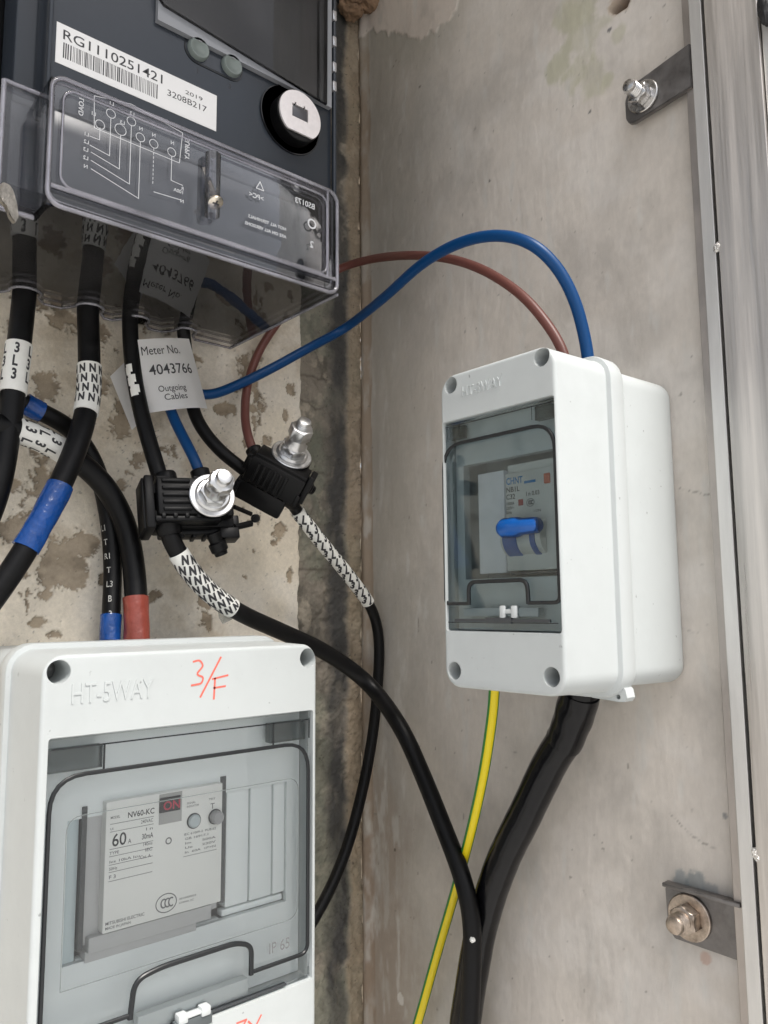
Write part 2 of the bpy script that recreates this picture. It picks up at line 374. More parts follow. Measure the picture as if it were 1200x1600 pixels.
def paintB(Y, Z):
    f1 = fbm(Y, Z, 30, 5, 103); fv = fbm(Y*3, Z*.8, 60, 5, 105, .65); f2 = fbm(Y, Z, 300, 4, 109)
    c = np.ones(Y.shape+(3,))*np.array((.605, .558, .505))
    c = mixc(c, (.66, .625, .585), sstep(.45, .65, f1)*.5); c = c*(.965+.07*fv[..., None]); c = c*(.96+.08*f2[..., None])
    # olive-grey area, darker towards the corner, browner edge band
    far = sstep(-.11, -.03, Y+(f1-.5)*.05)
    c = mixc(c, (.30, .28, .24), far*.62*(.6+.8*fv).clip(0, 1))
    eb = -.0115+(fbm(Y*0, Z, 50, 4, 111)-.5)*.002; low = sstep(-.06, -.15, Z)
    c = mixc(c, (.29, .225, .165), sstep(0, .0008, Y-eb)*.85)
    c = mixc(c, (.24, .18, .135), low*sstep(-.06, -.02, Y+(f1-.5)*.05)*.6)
    # pale skim coat running down from the top in ragged drips
    top = line(Y, 0, [(-.30, .52), (-.13, .47), (wb(720, 5)[0], wb(720, 5)[1]), (wb(705, 35)[0], wb(705, 30)[1]), (wb(680, 35)[0], wb(680, 45)[1]), (wb(652, 60)[0], wb(652, 62)[1]), (wb(630, 50)[0], wb(630, 45)[1]), (-.01, .42)])
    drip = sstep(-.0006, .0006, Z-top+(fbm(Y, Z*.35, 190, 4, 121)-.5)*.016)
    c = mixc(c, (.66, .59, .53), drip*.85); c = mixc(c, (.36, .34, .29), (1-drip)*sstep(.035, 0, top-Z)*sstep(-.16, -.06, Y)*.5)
    # yellow-green algae stains
    for px, py, r in ((905, 60, 60), (930, 110, 30), (900, 20, 50), (950, 120, 9), (965, 55, 14), (880, 90, 34)):
        y, z = wb(px, py); d = np.sqrt((Y-y)**2+((Z-z)*.8)**2)/(r*.00031); c = mixc(c, (.46, .45, .33), sstep(1.1, .6, d+(fbm(Y, Z, 70, 5, 131)-.5)*2.2)*.5)
    # pale patch near the corner, scuffs, specks, hairline cracks
    y, z = wb(610, 300); c = mixc(c, (.46, .44, .40), sstep(.5, .75, fbm(Y*3, Z*.7, 60, 5, 141))*sstep(-.07, -.02, Y)*.5)
    sp = sstep(.88, .93, fbm(Y, Z, 330, 2, 151)); c = mixc(c, (.2, .18, .16), sp*.7)
    c = mixc(c, (.42, .39, .355), sstep(.48, .8, fbm(Y, Z*.8, 28, 6, 153, .62))*.6)
    c = mixc(c, (.58, .57, .54), sstep(.60, .8, fbm(Y*2.5, Z*.6, 60, 5, 157))*.45)
    for pts in (((1040, 1270), (1075, 1300), (1120, 1325)), ((1062, 760), (1100, 770), (1135, 764)), ((1040, 975), (1090, 985))):
        q = [wb(*p) for p in pts]; q.sort(); zz = np.interp(Y, [a for a, b in q], [b for a, b in q], left=9, right=9)
        c = mixc(c, (.16, .15, .13), np.exp(-((Z-zz+(fbm(Y, Z*0, 150, 4, 161)-.5)*.004)/.00022)**2)*.6)
    for px, py, r, cc in ((765, 283, 3, (.1, .1, .1)), (656, 135, 3.5, (.16, .15, .12)), (952, 46, 5, (.12, .12, .13)), (922, 175, 3, (.1, .1, .1)), (617, 1328, 3, (.1, .08, .06)), (1133, 1275, 5, (.25, .25, .25)), (1100, 1440, 9, (.3, .22, .2)),
                        (1065, 1372, 15, (.30, .32, .32)), (1085, 1378, 17, (.27, .29, .29)), (1112, 1396, 14, (.30, .31, .31)), (1103, 1500, 9, (.50, .36, .30)), (625, 1560, 9, (.6, .58, .54))):
        y, z = wb(px, py); d = np.sqrt((Y-y)**2+(Z-z)**2)/(r*.00031); c = mixc(c, cc, sstep(1.1, .85, d+(fbm(Y, Z, 200, 4, 171)-.5)*1.2)*.8)
    d = (fbm(Y, Z, 25, 5, 181)-.5)*.0016+drip*.0006+(fv-.5)*.0004
    for px, py, r in ((970, 2, 20),):
        y, z = wb(px, py); q = np.sqrt((Y-y)**2+((Z-z)*1.2)**2)/(r*.00033)+(fbm(Y, Z, 160, 4, 191)-.5)*1.; h = sstep(1.05, .85, q)
        c = mixc(c, (.17, .10, .065), h); c = mixc(c, (.34, .25, .17), sstep(1.4, 1.1, q)*(1-h)*.6); d = d-h*.012
    d = d + np.exp(-((Y+.004)/.004)**2)*.003      # plaster swelling into the corner
    return np.clip(c, 0, 1), d
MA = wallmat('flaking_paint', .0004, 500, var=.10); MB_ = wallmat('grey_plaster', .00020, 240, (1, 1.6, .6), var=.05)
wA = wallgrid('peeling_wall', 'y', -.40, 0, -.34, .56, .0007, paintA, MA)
tag(wA, 'back wall of cream paint flaking off brown mortar, with a bare mortar strip by the corner', 'wall')
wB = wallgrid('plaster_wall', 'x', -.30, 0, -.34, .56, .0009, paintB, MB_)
tag(wB, 'grey brushed plaster side wall carrying the smaller breaker box and steel brackets', 'wall')
# masonry round the view, an added shading slab, and the ground far below
plain = mat('rough_concrete', (.40, .38, .35), .9, var=.15, vscale=6, bump=.002, bscale=40)
bm = B(); fbox(bm, WF, -.62, -1.25, -.02, -.40, .62, .0); fbox(bm, WF, -.40, -1.25, -.02, .02, -.34, .0); fbox(bm, WF, -.62, .56, -.02, .02, .62, 0)
tag(obj('masonry_pier', bm, plain), 'plain masonry around the back wall, outside the picture', 'wall')
bm = B(); fbox(bm, WF, -.62, .565, .0015, .0, .66, .36, .004)  # unseen overhang, its reach set to shade the upper corner
tag(obj('occluder', bm, plain), 'unseen concrete lintel above the back wall, over the corner', 'occluder')
gm = mat('pavement', (.52, .51, .49), .9, var=.15, vscale=3)
bm = B(); v = [bm.verts.new(p) for p in ((-150, -150, -1.25), (150, -150, -1.25), (150, 150, -1.25), (-150, 150, -1.25))]; bm.faces.new(v)
tag(obj('ground', bm, gm, smooth=0), kind='structure')

# ---- crumbling mortar lump at the top of the corner
lm = mat('crumbly_mortar', (.23, .15, .095), .95, var=.55, vscale=90, bump=.003, bscale=130)
from mathutils import noise
def lump(bm, c, sx, sy, sz, seed, amp=.35):
    b2 = B(); bmesh.ops.create_icosphere(b2, subdivisions=5, radius=1)
    for v in b2.verts:
        n = noise.fractal(v.co*1.6+Vector((seed, 0, 0)), 1, 2, 5)*amp; v.co *= 1+n
        v.co = Vector(c)+Vector((v.co.x*sx, v.co.y*sy, v.co.z*sz))
    join(bm, b2)
bm = B(); c = P(590, -8, 'y', -.012)
for k, (px, py, y, a, b, h) in enumerate(((560, -22, -.014, .022, .012, .017), (600, -12, -.016, .016, .012, .011), (578, 22, -.006, .006, .006, .009), (628, -22, -.02, .012, .016, .012), (548, 14, -.008, .009, .008, .007))):
    lump(bm, P(px, py, 'y', y), a, b, h, 3+k*5)
tag(obj('mortar_lump', bm, lm, smooth=70), 'crumbling brown mortar lump at the top of the wall corner', 'mortar')

# ------------------------------------------------------------------ steel door frame
steel = mat('brushed_steel', (.66, .625, .59), .42, 1, var=.34, vscale=30, bump=.00010, bscale=260, aniso=(3, 3, .10), rvar=.16)  # warm tone and broad streaks stand in for uneven reflections
steel2 = mat('dull_steel', (.48, .44, .41), .5, 1, var=.14, vscale=90, bump=.00008, bscale=500, aniso=(1, 1, .5), rvar=.1)
steel3 = mat('pale_steel', (.70, .69, .67), .5, .85, var=.1, vscale=60, bump=.00006, bscale=200, aniso=(2, 2, .2))
darkgap = mat('dark_gap', (.02, .02, .02), .8)
WB_ = Fr((0, 0, 0), (0, -1, 0), (0, 0, 1), (-1, 0, 0))      # frame on the side wall: u = -y
t = thing('door_frame', 'upright brushed stainless steel door frame along the right edge of the plaster wall', 'door frame', (0, -.27, -.34))
bm = B(); fbox(bm, WB_, .2508, -.34, .0006, .2552, .56, .0052, .0003); obj('edge_strip', bm, steel2, t, 0)
bm = B(); fbox(bm, WB_, .2554, -.34, .0006, .2615, .56, .0080, .0004); obj('bead', bm, steel3, t, 0)
bm = B(); fbox(bm, WB_, .2612, -.34, .0004, .2635, .56, .0030); obj('gap_backing', bm, darkgap, t)
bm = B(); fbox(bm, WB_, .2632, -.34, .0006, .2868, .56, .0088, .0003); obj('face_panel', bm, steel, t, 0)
bm = B(); fbox(bm, WB_, .2871, -.34, .0006, .330, .56, .0070, .0007); obj('outer_panel', bm, steel3, t, 0)
weldm = mat('weld_metal', (.75, .73, .70), .25, .9, var=.3, vscale=500, bump=.0006, bscale=900)
for k, (px, py) in enumerate(((1119, 384), (1180, 1336))):
    p = P(px, py, 'x', -.0085); bm = B()
    for q in range(5): lump(bm, p+Vector((.0006, random.uniform(-.0009, .0009), random.uniform(-.0014, .0014))), .0012, .0013, .0015, 20+k*9+q, .3)
    obj('weld_spot', bm, weldm, t)
bm = B(); p = P(1199, 8, 'x', -.011); lump(bm, p, .004, .004, .010, 77, .15)
obj('rubber_seal', bm, mat('black_rubber', (.02, .02, .022), .6, var=.3, vscale=200, bump=.0005, bscale=500), t)

# ---- brackets and anchor bolts
bolt_m = mat('bright_bolt', (.62, .61, .60), .26, 1, var=.12, vscale=300, bump=.00003, bscale=500, rvar=.1)
bolt_old = mat('weathered_bolt', (.44, .37, .31), .38, 1, var=.4, vscale=250, bump=.00005, bscale=500, rvar=.12)
brk_m = mat('dark_steel_bar', (.20, .19, .185), .45, .9, var=.25, vscale=120, bump=.0002, bscale=300, rvar=.12)
def bracket(px, py, uc, z, h, lip, label, wr, old):
    t = thing('fixing_bracket', label, 'bracket', (0, -uc, z), 'steel fixing brackets bolted to the plaster wall')
    M = bolt_old if old else bolt_m
    bm = B(); c0 = .0012 if lip else .0040
    poly = [(uc-.011, z-h*.5+.004), (uc-.008, z-h*.5), (.2545, z-h*.5-.0005), (.2545, z+h*.5), (uc-.0105, z+h*.5), (uc-.0115, z+h*.5-.002)]
    if not lip: poly = [(uc-.0105, z-h*.3), (uc-.009, z-h*.45), (uc-.006, z-h*.5), (.2545, z-h*.36), (.2545, z+h*.72), (uc-.004, z+h*.5), (uc-.0085, z+h*.40), (uc-.0105, z+h*.15)]
    b2 = B(); prism(b2, WB_, poly, c0, c0+.003); bmesh.ops.bevel(b2, geom=b2.edges[:], offset=.0004, segments=2, affect='EDGES'); join(bm, b2)
    if lip: fbox(bm, WB_, uc-.011, z+h*.5-.0005, c0+.001, .2545, z+h*.5+.0012, c0+.0062, .0003)
    obj('strap', bm, brk_m, t)
    n0 = c0+.0031
    o = WB_(uc, z, 0); ax = WB_.n
    bm = B(); lathe(bm, o, ax, [(wr*.4, n0), (wr-.0003, n0), (wr, n0+.0003), (wr, n0+.0012), (wr-.0004, n0+.0015), (wr*.4, n0+.0015)], 40); obj('washer', bm, M, t)
    bm = B(); hexnut(bm, o, ax, wr*.66, n0+.0016, n0+.0070, .3); obj('nut', bm, M, t)
    bm = B(); thread(bm, o, ax, wr*.42, n0+.002, n0+.0145); obj('stud', bm, M, t)
uc, z = WB_.uv(1006, 152, .007); bracket(1006, 152, uc, z, .0205, False, 'plain upper steel bracket bolted to the plaster wall above the smaller box', .0081, False)
uc, z = WB_.uv(1078, 1437, .0045); bracket(1078, 1437, uc, z+.001, .0225, True, 'lower steel bracket with a folded top lip and a rusty-tipped bolt', .0098, True)

# ------------------------------------------------------------------ breaker boxes
abs_w = mat('light_grey_abs', (.525, .555, .555), .40, spec=.45, var=.02, vscale=40, bevel=.0005, speck=.08)
abs_l = mat('light_grey_abs_relief', (.525, .555, .555), .40, spec=.45)
inner_m = mat('inner_panel', (.62, .66, .67), .5, var=.02)
gasket_m = mat('black_gasket', (.012, .014, .016), .35)
hatch_s = clear('smoked_hatch', (.81, .85, .855), .03, 1.36, .006, (.35, .4, .4), .00006)
hatch_l = clear('smoked_hatch_light', (.965, .975, .975), .03, 1.40, .006, (.75, .78, .78), .00006)
ink = mat('black_ink', (.035, .035, .04), .6); ink2 = mat('grey_ink', (.17, .17, .175), .6); bluei = mat('blue_ink', (.02, .20, .48), .5); redi = mat('red_marker', (.72, .16, .12), .6)
latch_m = mat('milky_latch', (.58, .61, .61), .35); dark_p = mat('dark_plastic', (.05, .055, .06), .35); hole_m = mat('screw_steel', (.33, .33, .33), .4, .8)
def enclosure(name, label, fr, w, h, D, r, glass, hatch, holes, hr, flange_n, text_s, parent_loc, draft=.0008, side_ear=None):
    """fr origin = centre of the face. glass = (u0,v0,u1,v1)."""
    t = thing(name, label, 'breaker box', parent_loc, 'light grey breaker boxes')
    def ring(ins, n, rr=None): 
        return [fr(a, b, n) for a, b in rrect(-w/2+ins, -h/2+ins, w/2-ins, h/2-ins, max(.001, (rr or r)-ins), 7)]
    R = []; f = .0017
    for i in range(6):
        a = math.radians(18*i); R.append(ring(f*(1-math.sin(a)), -f*(1-math.cos(a))))
    R += [ring(-draft, flange_n+.0015), ring(-draft-.0003, flange_n+.0006), ring(-draft-.0022, flange_n), ring(-draft-.0025, flange_n-.0008), ring(-draft-.0025, flange_n-.0085), ring(-draft-.0015, flange_n-.0105)]
    bm = B(); loft(bm, R)
    if False:
        eu, ev = side_ear; b2 = B(); s = .0075
        prism(b2, fr, [(eu-.012, ev+.004), (eu-.003, ev-.004), (eu+.0025, ev-.0042), (eu+.0038, ev-.0015), (eu+.0008, ev+.004), (eu-.0012, ev+.014), (eu-.012, ev+.014)], flange_n-.0015, flange_n-.0088)
        join(bm, b2)
    cuts = []
    g0, g1, g2, g3 = glass
    c = B(); prism(c, fr, rrect(g0, g1, g2, g3, .0012, 3), .004, -.029); cuts.append(c)
    for (u, v) in holes:
        c = B(); lathe(c, fr(u, v, .003), -fr.n, [(hr, 0), (hr*.97, .022)], 32); cuts.append(c)
    if False:
        c = B(); lathe(c, fr(side_ear[0]+.0004, side_ear[1]-.0012, .004), -fr.n, [(.0009, 0), (.0009, .1)], 14); cuts.append(c)
    obj('front_cover', boolcut(bm, cuts), abs_w, t, 30)
    bm = B(); n0 = flange_n-.0106
    loft(bm, [ring(.0012, n0), ring(.0006, n0-.001), ring(-.0002, -D+.003), ring(.0003, -D+.0012), ring(.0012, -D+.0002)])
    obj('rear_base', bm, abs_w, t, 30)
    for (u, v) in holes:
        bm = B(); lathe(bm, fr(u, v, -.0188), fr.n, [(hr*.93, 0), (hr*.93, .0012), (hr*.75, .0016)], 24)
        fbox(bm, fr, u-hr*.6, v-.0003, -.0175, u+hr*.6, v+.0003, -.0168); obj('cover_screw', bm, hole_m, t)
    return t
def gasket(bm, fr, pts, c, r, close=False):
    q = [Vector(p) for p in pts]; q = [p for i, p in enumerate(q) if i == 0 or (p-q[i-1]).length > 1e-5]; rings = []
    for i, p in enumerate(q):
        d0 = (p-q[i-1]).normalized() if i else (q[1]-p).normalized(); d1 = (q[i+1]-p).normalized() if i < len(q)-1 else d0
        n = Vector((-(d0+d1).y, (d0+d1).x)).normalized(); k = r/max(.5, n.dot(Vector((-d0.y, d0.x)))); a_, b_ = p-n*k, p+n*k; m1, m2 = p-n*k*.6, p+n*k*.6
        rings.append([fr(a_.x, a_.y, c-r*.7), fr(a_.x, a_.y, c+r*.3), fr(m1.x, m1.y, c+r*.7), fr(m2.x, m2.y, c+r*.7), fr(b_.x, b_.y, c+r*.3), fr(b_.x, b_.y, c-r*.7)])
    loft(bm, rings)
def soft(pts, k=4, f=.3):       # round the corners of a polyline
    out = [pts[0]]
    for a, b, c in zip(pts, pts[1:], pts[2:]):
        a, b, c = Vector(a), Vector(b), Vector(c); la, lc = (a-b).length, (c-b).length; d = min(la, lc)*f
        s, e = b+(a-b)*d/la, b+(c-b)*d/lc
        for i in range(k+1): x = i/k; out.append(tuple(s*(1-x)**2+b*2*x*(1-x)+e*x*x))
    out.append(pts[-1]); return out

def strokes(bm, fr, pts, c, w, h=.00006):
    for i_, (a, b) in enumerate(zip(pts, pts[1:])):
        h += .000004 if i_ % 2 else .000003
        a, b = Vector(a), Vector(b); d = (b-a).normalized(); n = Vector((-d.y, d.x))*w/2; a = a-d*w*.3; b = b+d*w*.3
        v = [bm.verts.new(fr(q.x, q.y, c+h)) for q in (a-n, b-n, b+n, a+n)]; bm.faces.new(v)
def circle(cx, cy, r, ry=None, n=22, a0=0, a1=360): ry = ry or r; return [(cx+r*math.cos(math.radians(a0+(a1-a0)*i/n)), cy+ry*math.sin(math.radians(a0+(a1-a0)*i/n))) for i in range(n+1)]
def ccc(bm, fr, u, v, r, c, w):
    strokes(bm, fr, circle(u, v, r*1.25, r), c, w)
    for k in (-.45, .02, .48): strokes(bm, fr, circle(u+k*r+r*.15, v, r*.33, r*.45, 10, 60, 300), c, w*1.5)

# --- smaller box on the plaster wall
SW, SH, SD = .0650, .1402, .0900
FS = Fr((-.09, -.1997, .0352), (0, -1, 0), (0, 0, 1), (-1, 0, 0))
holes = [FS.uv(846, 558), FS.uv(704, 602), FS.uv(710, 1048), FS.uv(862, 1058)]
gs = (-.0312, .0487-.0944, .0313, .0487)
tS = enclosure('breaker_box', 'smaller light grey breaker box with a dark smoked window, on the plaster wall', FS, SW, SH, SD, .0085, gs, hatch_s, holes, .0039, -.0345,
               'HT-3WAY', (0, -.1997, -.035), side_ear=None)
bm = B(); E_ = [FS.uv(x, y, -.0375) for x, y in ((925, 1060), (925, 1090), (950, 1094), (968, 1097), (976, 1097), (980, 1091), (977, 1078), (965, 1062))]
prism(bm, FS, E_, -.0375, -.0435); c = B(); e_ = FS.uv(966, 1089, -.0375); lathe(c, FS(e_[0], e_[1], -.03), -FS.n, [(.0010, 0), (.0010, .05)], 14)
bm = boolcut(bm, [c]); obj('mounting_ear', bm, abs_w, tS, 30)
bm = B(); a = FS.uv(722, 620); b = FS.uv(783, 603)
L = textmesh('HT-3WAY', 1)[0]; wd = max(x for x, y in L)
text(bm, FS, 'HT-3WAY', a[0], a[1], .0064, .0, .00050, sx=(b[0]-a[0])/(wd*.0062)); obj('lettering', bm, abs_l, tS, 0)
# inner panel with a cut-out behind the smoked window
def panel(bm, fr, o, i, c0, c1):
    (a, b, c, d), (e, f, g, h) = o, i
    fbox(bm, fr, a, b, c0, e, d, c1); fbox(bm, fr, g, b, c0, c, d, c1); fbox(bm, fr, e, b, c0, g, f, c1); fbox(bm, fr, e, h, c0, g, d, c1)
u0, v1 = FS.uv(724, 728, -.008); u1, v0 = FS.uv(905, 898, -.008); cut = (u0, v0, .027, v1)
bm = B(); panel(bm, FS, (-.0308, gs[1]+.0004, .0309, gs[3]-.0004), cut, -.012, -.008); obj('inner_panel', bm, inner_m, tS)
h = hatch_s
bm = B(); fbox(bm, FS, gs[0]+.0004, gs[1]+.0010, -.0030, gs[2]-.0004, gs[3]-.0008, -.0016); hatchS = obj('window_hatch', bm, h, tS)
bm = B()
G = lambda px, py: FS.uv(px, py, -.0014)
top = [G(733, 943), G(697, 943), G(697, 690), G(866, 664), G(868, 940), G(824, 942)]
gasket(bm, FS, soft([G(733, 943)]+[(G(697, 943)[0], G(733, 943)[1]), (G(697, 943)[0], G(760, 683)[1]), (G(867, 700)[0], G(760, 683)[1]), (G(867, 700)[0], G(733, 943)[1]), G(826, 942)], 6, .18), -.0012, .00075)
yb, yt = G(733, 943)[1], G(770, 908)[1]
gasket(bm, FS, soft([(G(733, 943)[0], yb-.0005), (G(733, 943)[0], yt), (G(824, 907)[0], yt), (G(826, 943)[0], yb-.0005)], 6, .42), -.0011, .00085)
obj('gasket', bm, gasket_m, hatchS)
for a, b in ((697, 718), (832, 858)):
    bm = B(); fbox(bm, FS, G(a, 670)[0], G(770, 672)[1]+.0005, -.0062, G(b, 670)[0], gs[3]-.002, -.0032)
    obj('hinge_block', bm, clear('smoked_block', (.5, .55, .56), .2, 1.4, .3, (.2, .23, .23)), hatchS)
bm = B(); strokes(bm, FS, [(G(696, 664)[0], gs[3]-.0022), (G(861, 630)[0], gs[3]-.0022)], -.0015, .0003)
for x in (718, 831): u = G(x, 660)[0]; strokes(bm, FS, [(u, gs[3]-.002), (u, G(770, 672)[1]+.0005)], -.0015, .0003)
obj('hatch_edge', bm, gasket_m, hatchS); bm = B(); strokes(bm, FS, [G(700, 972), (G(872, 975)[0], G(700, 972)[1])], -.0015, .0004)
obj('hatch_edge', bm, gasket_m, hatchS)
bm = B(); u0, v0 = G(722, 963); u1, v1 = G(838, 949); fbox(bm, FS, u0, v0, -.006, u1, G(722, 950)[1], -.0024, .0002); ob = obj('handle_recess', bm, mat('pale_recess', (.40, .45, .46), .4), hatchS)
bm = B()
for x in (786, 804): u = G(x, 955)[0]; fbox(bm, FS, u-.0013, v0-.0006, -.004, u+.0013, v0+.0045, -.0004, .0005)
fbox(bm, FS, G(786, 955)[0], v0+.0012, -.004, G(808, 955)[0], v0+.0030, -.001, .0003); obj('latch_clip', bm, latch_m, hatchS)
bm = B(); v = G(722, 969)[1]; fbox(bm, FS, G(711, 968)[0], v-.0006, -.002, G(860, 968)[0], v+.0006, -.0010); fbox(bm, FS, G(760, 968)[0], v-.0012, -.002, G(800, 968)[0], v+.0012, -.0008); obj('latch_slot', bm, dark_p, hatchS)

# circuit breaker behind the smoked window
cb_w = mat('breaker_plastic', (.66, .67, .65), .45); cb_card = mat('dusty_card', (.84, .84, .88), .7, var=.05, vscale=150)
blue_l = mat('blue_lever', (.004, .10, .40), .28, var=.1)
tb = thing('circuit_breaker', 'small grey circuit breaker with a blue toggle behind the dark smoked window', 'circuit breaker', FS(.01, 0, -.028))
nb = -.0105
Q = lambda px, py, n=nb: FS.uv(px, py, n)
u0 = Q(789, 740)[0]; v1 = Q(789, 741)[1]; v0 = Q(789, 893)[1]
bm = B(); fbox(bm, FS, u0, v0, -.0285, .0262, v1, nb, .0004); fbox(bm, FS, u0, v1+.0003, -.0285, .0262, v1+.004, nb-.002); body = obj('breaker_body', bm, cb_w, tb)
bm = B(); uc0 = Q(748, 740)[0]; fbox(bm, FS, uc0, Q(748, 897)[1], -.027, u0-.0003, Q(748, 742)[1], nb+.0006, .0002); obj('card_strip', bm, cb_card, tb)
bm = B(); n1 = nb
def tx(bm, s, px0, px1, py, fr, n, size=None, bold=0, hgt=None):
    a = fr.uv(px0, py, n); b = fr.uv(px1, py, n); V = textmesh(s, 1, bold)[0]; w = max(x for x, y in V); 
    sz = size or (b[0]-a[0])/w; text(bm, fr, s, a[0], a[1], sz, n, .00006, bold, sx=(b[0]-a[0])/(w*sz))
tx(bm, 'CHNT', 791, 817, 758, FS, nb, .0042, .02)
b_ = Q(819, 756); e_ = Q(837, 756); fbox(bm, FS, b_[0], b_[1]+.0001, nb, e_[0], b_[1]+.0012, nb+.00006); obj('blue_logo', bm, bluei, body, 0)
bm = B(); tx(bm, 'NB1L', 791, 812, 770, FS, nb, .0031, .01); tx(bm, 'C32', 791, 805, 781, FS, nb, .0031, .01)
tx(bm, '10000A', 791, 804, 790, FS, nb, .0019, .01); tx(bm, '230V~', 791, 804, 797, FS, nb, .0019, .01); tx(bm, '50Hz', 791, 800, 804, FS, nb, .0019, .01); tx(bm, 'I n 0.03', 822, 843, 775, FS, nb, .0026, .01)
u, v = Q(829, 785); ccc(bm, FS, u, v, .0016, nb, .00022); tx(bm, 'I ON', 834, 845, 800, FS, nb, .0015); obj('lettering', bm, ink, body, 0)
bm = B(); u, v = Q(814, 785); fbox(bm, FS, u-.0012, v-.0013, nb, u+.0012, v+.0013, nb+.0003); obj('indicator', bm, mat('red_window', (.35, .02, .03), .3), body)
bm = B(); u, v = Q(855, 747); fbox(bm, FS, u-.0016, v-.0022, nb-.001, min(u+.0016, .0268), v+.0022, nb+.0006, .0005); obj('marker_button', bm, mat('orange_button', (.55, .12, .06), .4), tb)
# rocker drum and lever
ua, va = Q(788, 820, -.009); ub = Q(850, 820, -.009)[0]; zc = Q(800, 842)[1]
def drum(bm, a, b, r, hgt):
    pts = [(zc+hgt*math.sin(t), -.0135+r*math.cos(t)) for t in [math.radians(x) for x in range(-90, 91, 12)]]
    loft(bm, [[FS(a, y, n) for y, n in pts+[(zc+hgt, -.02), (zc-hgt, -.02)]], [FS(b, y, n) for y, n in pts+[(zc+hgt, -.02), (zc-hgt, -.02)]]])
bm = B(); drum(bm, ua, ub, .0075, .0078); obj('rocker', bm, cb_w, tb)
bm = B(); drum(bm, Q(796, 840)[0], Q(817, 840)[0], .0079, .0082); drum(bm, Q(838, 840)[0], Q(846, 840)[0], .0079, .0082)
a = FS(Q(781, 820, -.004)[0], zc+.0040, -.0040); b = FS(Q(843, 820, -.004)[0], zc+.0040, -.0040); ax = (b-a).normalized(); Lh = (b-a).length
lathe(bm, a, ax, [(.0010, 0), (.0030, .0003), (.0042, .0022), (.0044, Lh*.45), (.0036, Lh*.6), (.0034, Lh*.95), (.0026, Lh)], 18); obj('toggle', bm, blue_l, tb, 50)
bm = B(); u, v = Q(795, 893); fbox(bm, FS, Q(799, 890)[0], v-.0016, nb-.004, .0262, v-.0004, nb+.0003); obj('lower_clip', bm, dark_p, tb)

# --- larger box on the back wall
s = .92; LX0, LX1, LY, LZT = -.3417+.1101*s, -.3417+.2512*s, -.4178+.346*s, -.019*s
LW = LX1-LX0; LH = .1905; FL = Fr(((LX0+LX1)/2, LY, LZT-LH/2), (1, 0, 0), (0, 0, 1), (0, -1, 0)); LD = -LY
gl = (-.3417+.1137*s-FL.o.x, -.187*s-FL.o.z, -.3417+.2488*s-FL.o.x, -.0535*s-FL.o.z)
h0, h1 = FL.uv(92, 1050), FL.uv(481, 1028)
holes = [h0, h1, (h0[0], -h0[1]), (h1[0], -h1[1])]
tL = enclosure('breaker_box', 'larger light grey breaker box with red handwriting, mounted low on the back wall', FL, LW, LH, LD, .0085, gl, hatch_l, holes, .0046, -.037,
               'HT-5WAY', (FL.o.x, 0, FL.o.z-LH/2))
bm = B(); a = FL.uv(109, 1100); b = FL.uv(239, 1092); wd = max(x for x, y in textmesh('HT-5WAY', 1)[0])
text(bm, FL, 'HT-5WAY', a[0], a[1], .0112, 0, .0004, sx=(b[0]-a[0])/(wd*.0112)); obj('lettering', bm, abs_l, tL, 0)
bm = B(); K = lambda pts: [FL.uv(x, y) for x, y in pts]; rw = .00085
strokes(bm, FL, soft(K([(302, 1034), (312, 1031), (318, 1040), (306, 1054), (318, 1058), (315, 1068), (299, 1071)]), 4, .45), 0, rw)
strokes(bm, FL, K([(345, 1027), (313, 1089)]), 0, rw*1.1); strokes(bm, FL, K([(336, 1060), (334, 1092)]), 0, rw*1.1); strokes(bm, FL, K([(332, 1061), (356, 1055)]), 0, rw); strokes(bm, FL, K([(334, 1075), (352, 1072)]), 0, rw)
obj('handwriting', bm, redi, tL, 0); bm = B()
for pts in ([(370, 1599), (385, 1593), (378, 1606)], [(388, 1596), (398, 1606), (408, 1586)]): strokes(bm, FL, K(pts), 0, rw)
obj('handwriting', bm, redi, tL, 0)
# inner panel
n_in = -.011
q = lambda px, py, n=n_in: FL.uv(px, py, n)
cu0, cv1 = q(106, 1277)[0], q(106, 1283)[1]; cu1 = q(448, 1230)[0]; cv0 = q(97, 1512)[1]
bm = B(); panel(bm, FL, (gl[0]+.0004, gl[1]+.0004, gl[2]-.0004, gl[3]-.0004), (cu0, cv0, cu1, cv1), n_in-.003, n_in); obj('inner_panel', bm, mat('inner_panel_light', (.80, .84, .84), .45), tL)
bm = B(); fbox(bm, FL, gl[0]+.0006, gl[1]+.0010, -.0032, gl[2]-.0006, gl[3]-.0009, -.0018); hatchL = obj('window_hatch', bm, hatch_l, tL)
H = lambda px, py: FL.uv(px, py, -.0014)
gx0, gx1 = H(75, 1300)[0], H(481, 1300)[0]; gt = H(300, 1185)[1]; gb = H(478, 1487)[1]-.0005
ax0, ax1 = H(205, 1575)[0], H(392, 1517)[0]; at = H(300, 1495)[1]
bm = B(); gasket(bm, FL, soft([(ax0, gb), (gx0, gb), (gx0, gt), (gx1, gt), (gx1, gb), (ax1, gb)], 6, .14), -.0012, .0008)
gasket(bm, FL, soft([(ax0-.0005, gb-.0015), (ax0+.001, at-.002), (ax0+.012, at), (ax1-.008, at), (ax1, at-.003), (ax1, gb-.001)], 6, .45), -.0010, .0010); obj('gasket', bm, gasket_m, hatchL)
bm = B(); strokes(bm, FL, [(gl[0]+.002, gl[3]-.0045), (gl[2]-.002, gl[3]-.0045)], -.0016, .0006)
for x in (163, 427): u = H(x, 1180)[0]; strokes(bm, FL, [(u, gl[3]-.0045), (u, gt+.001)], -.0016, .0009)
obj('hatch_edge', bm, gasket_m, hatchL)
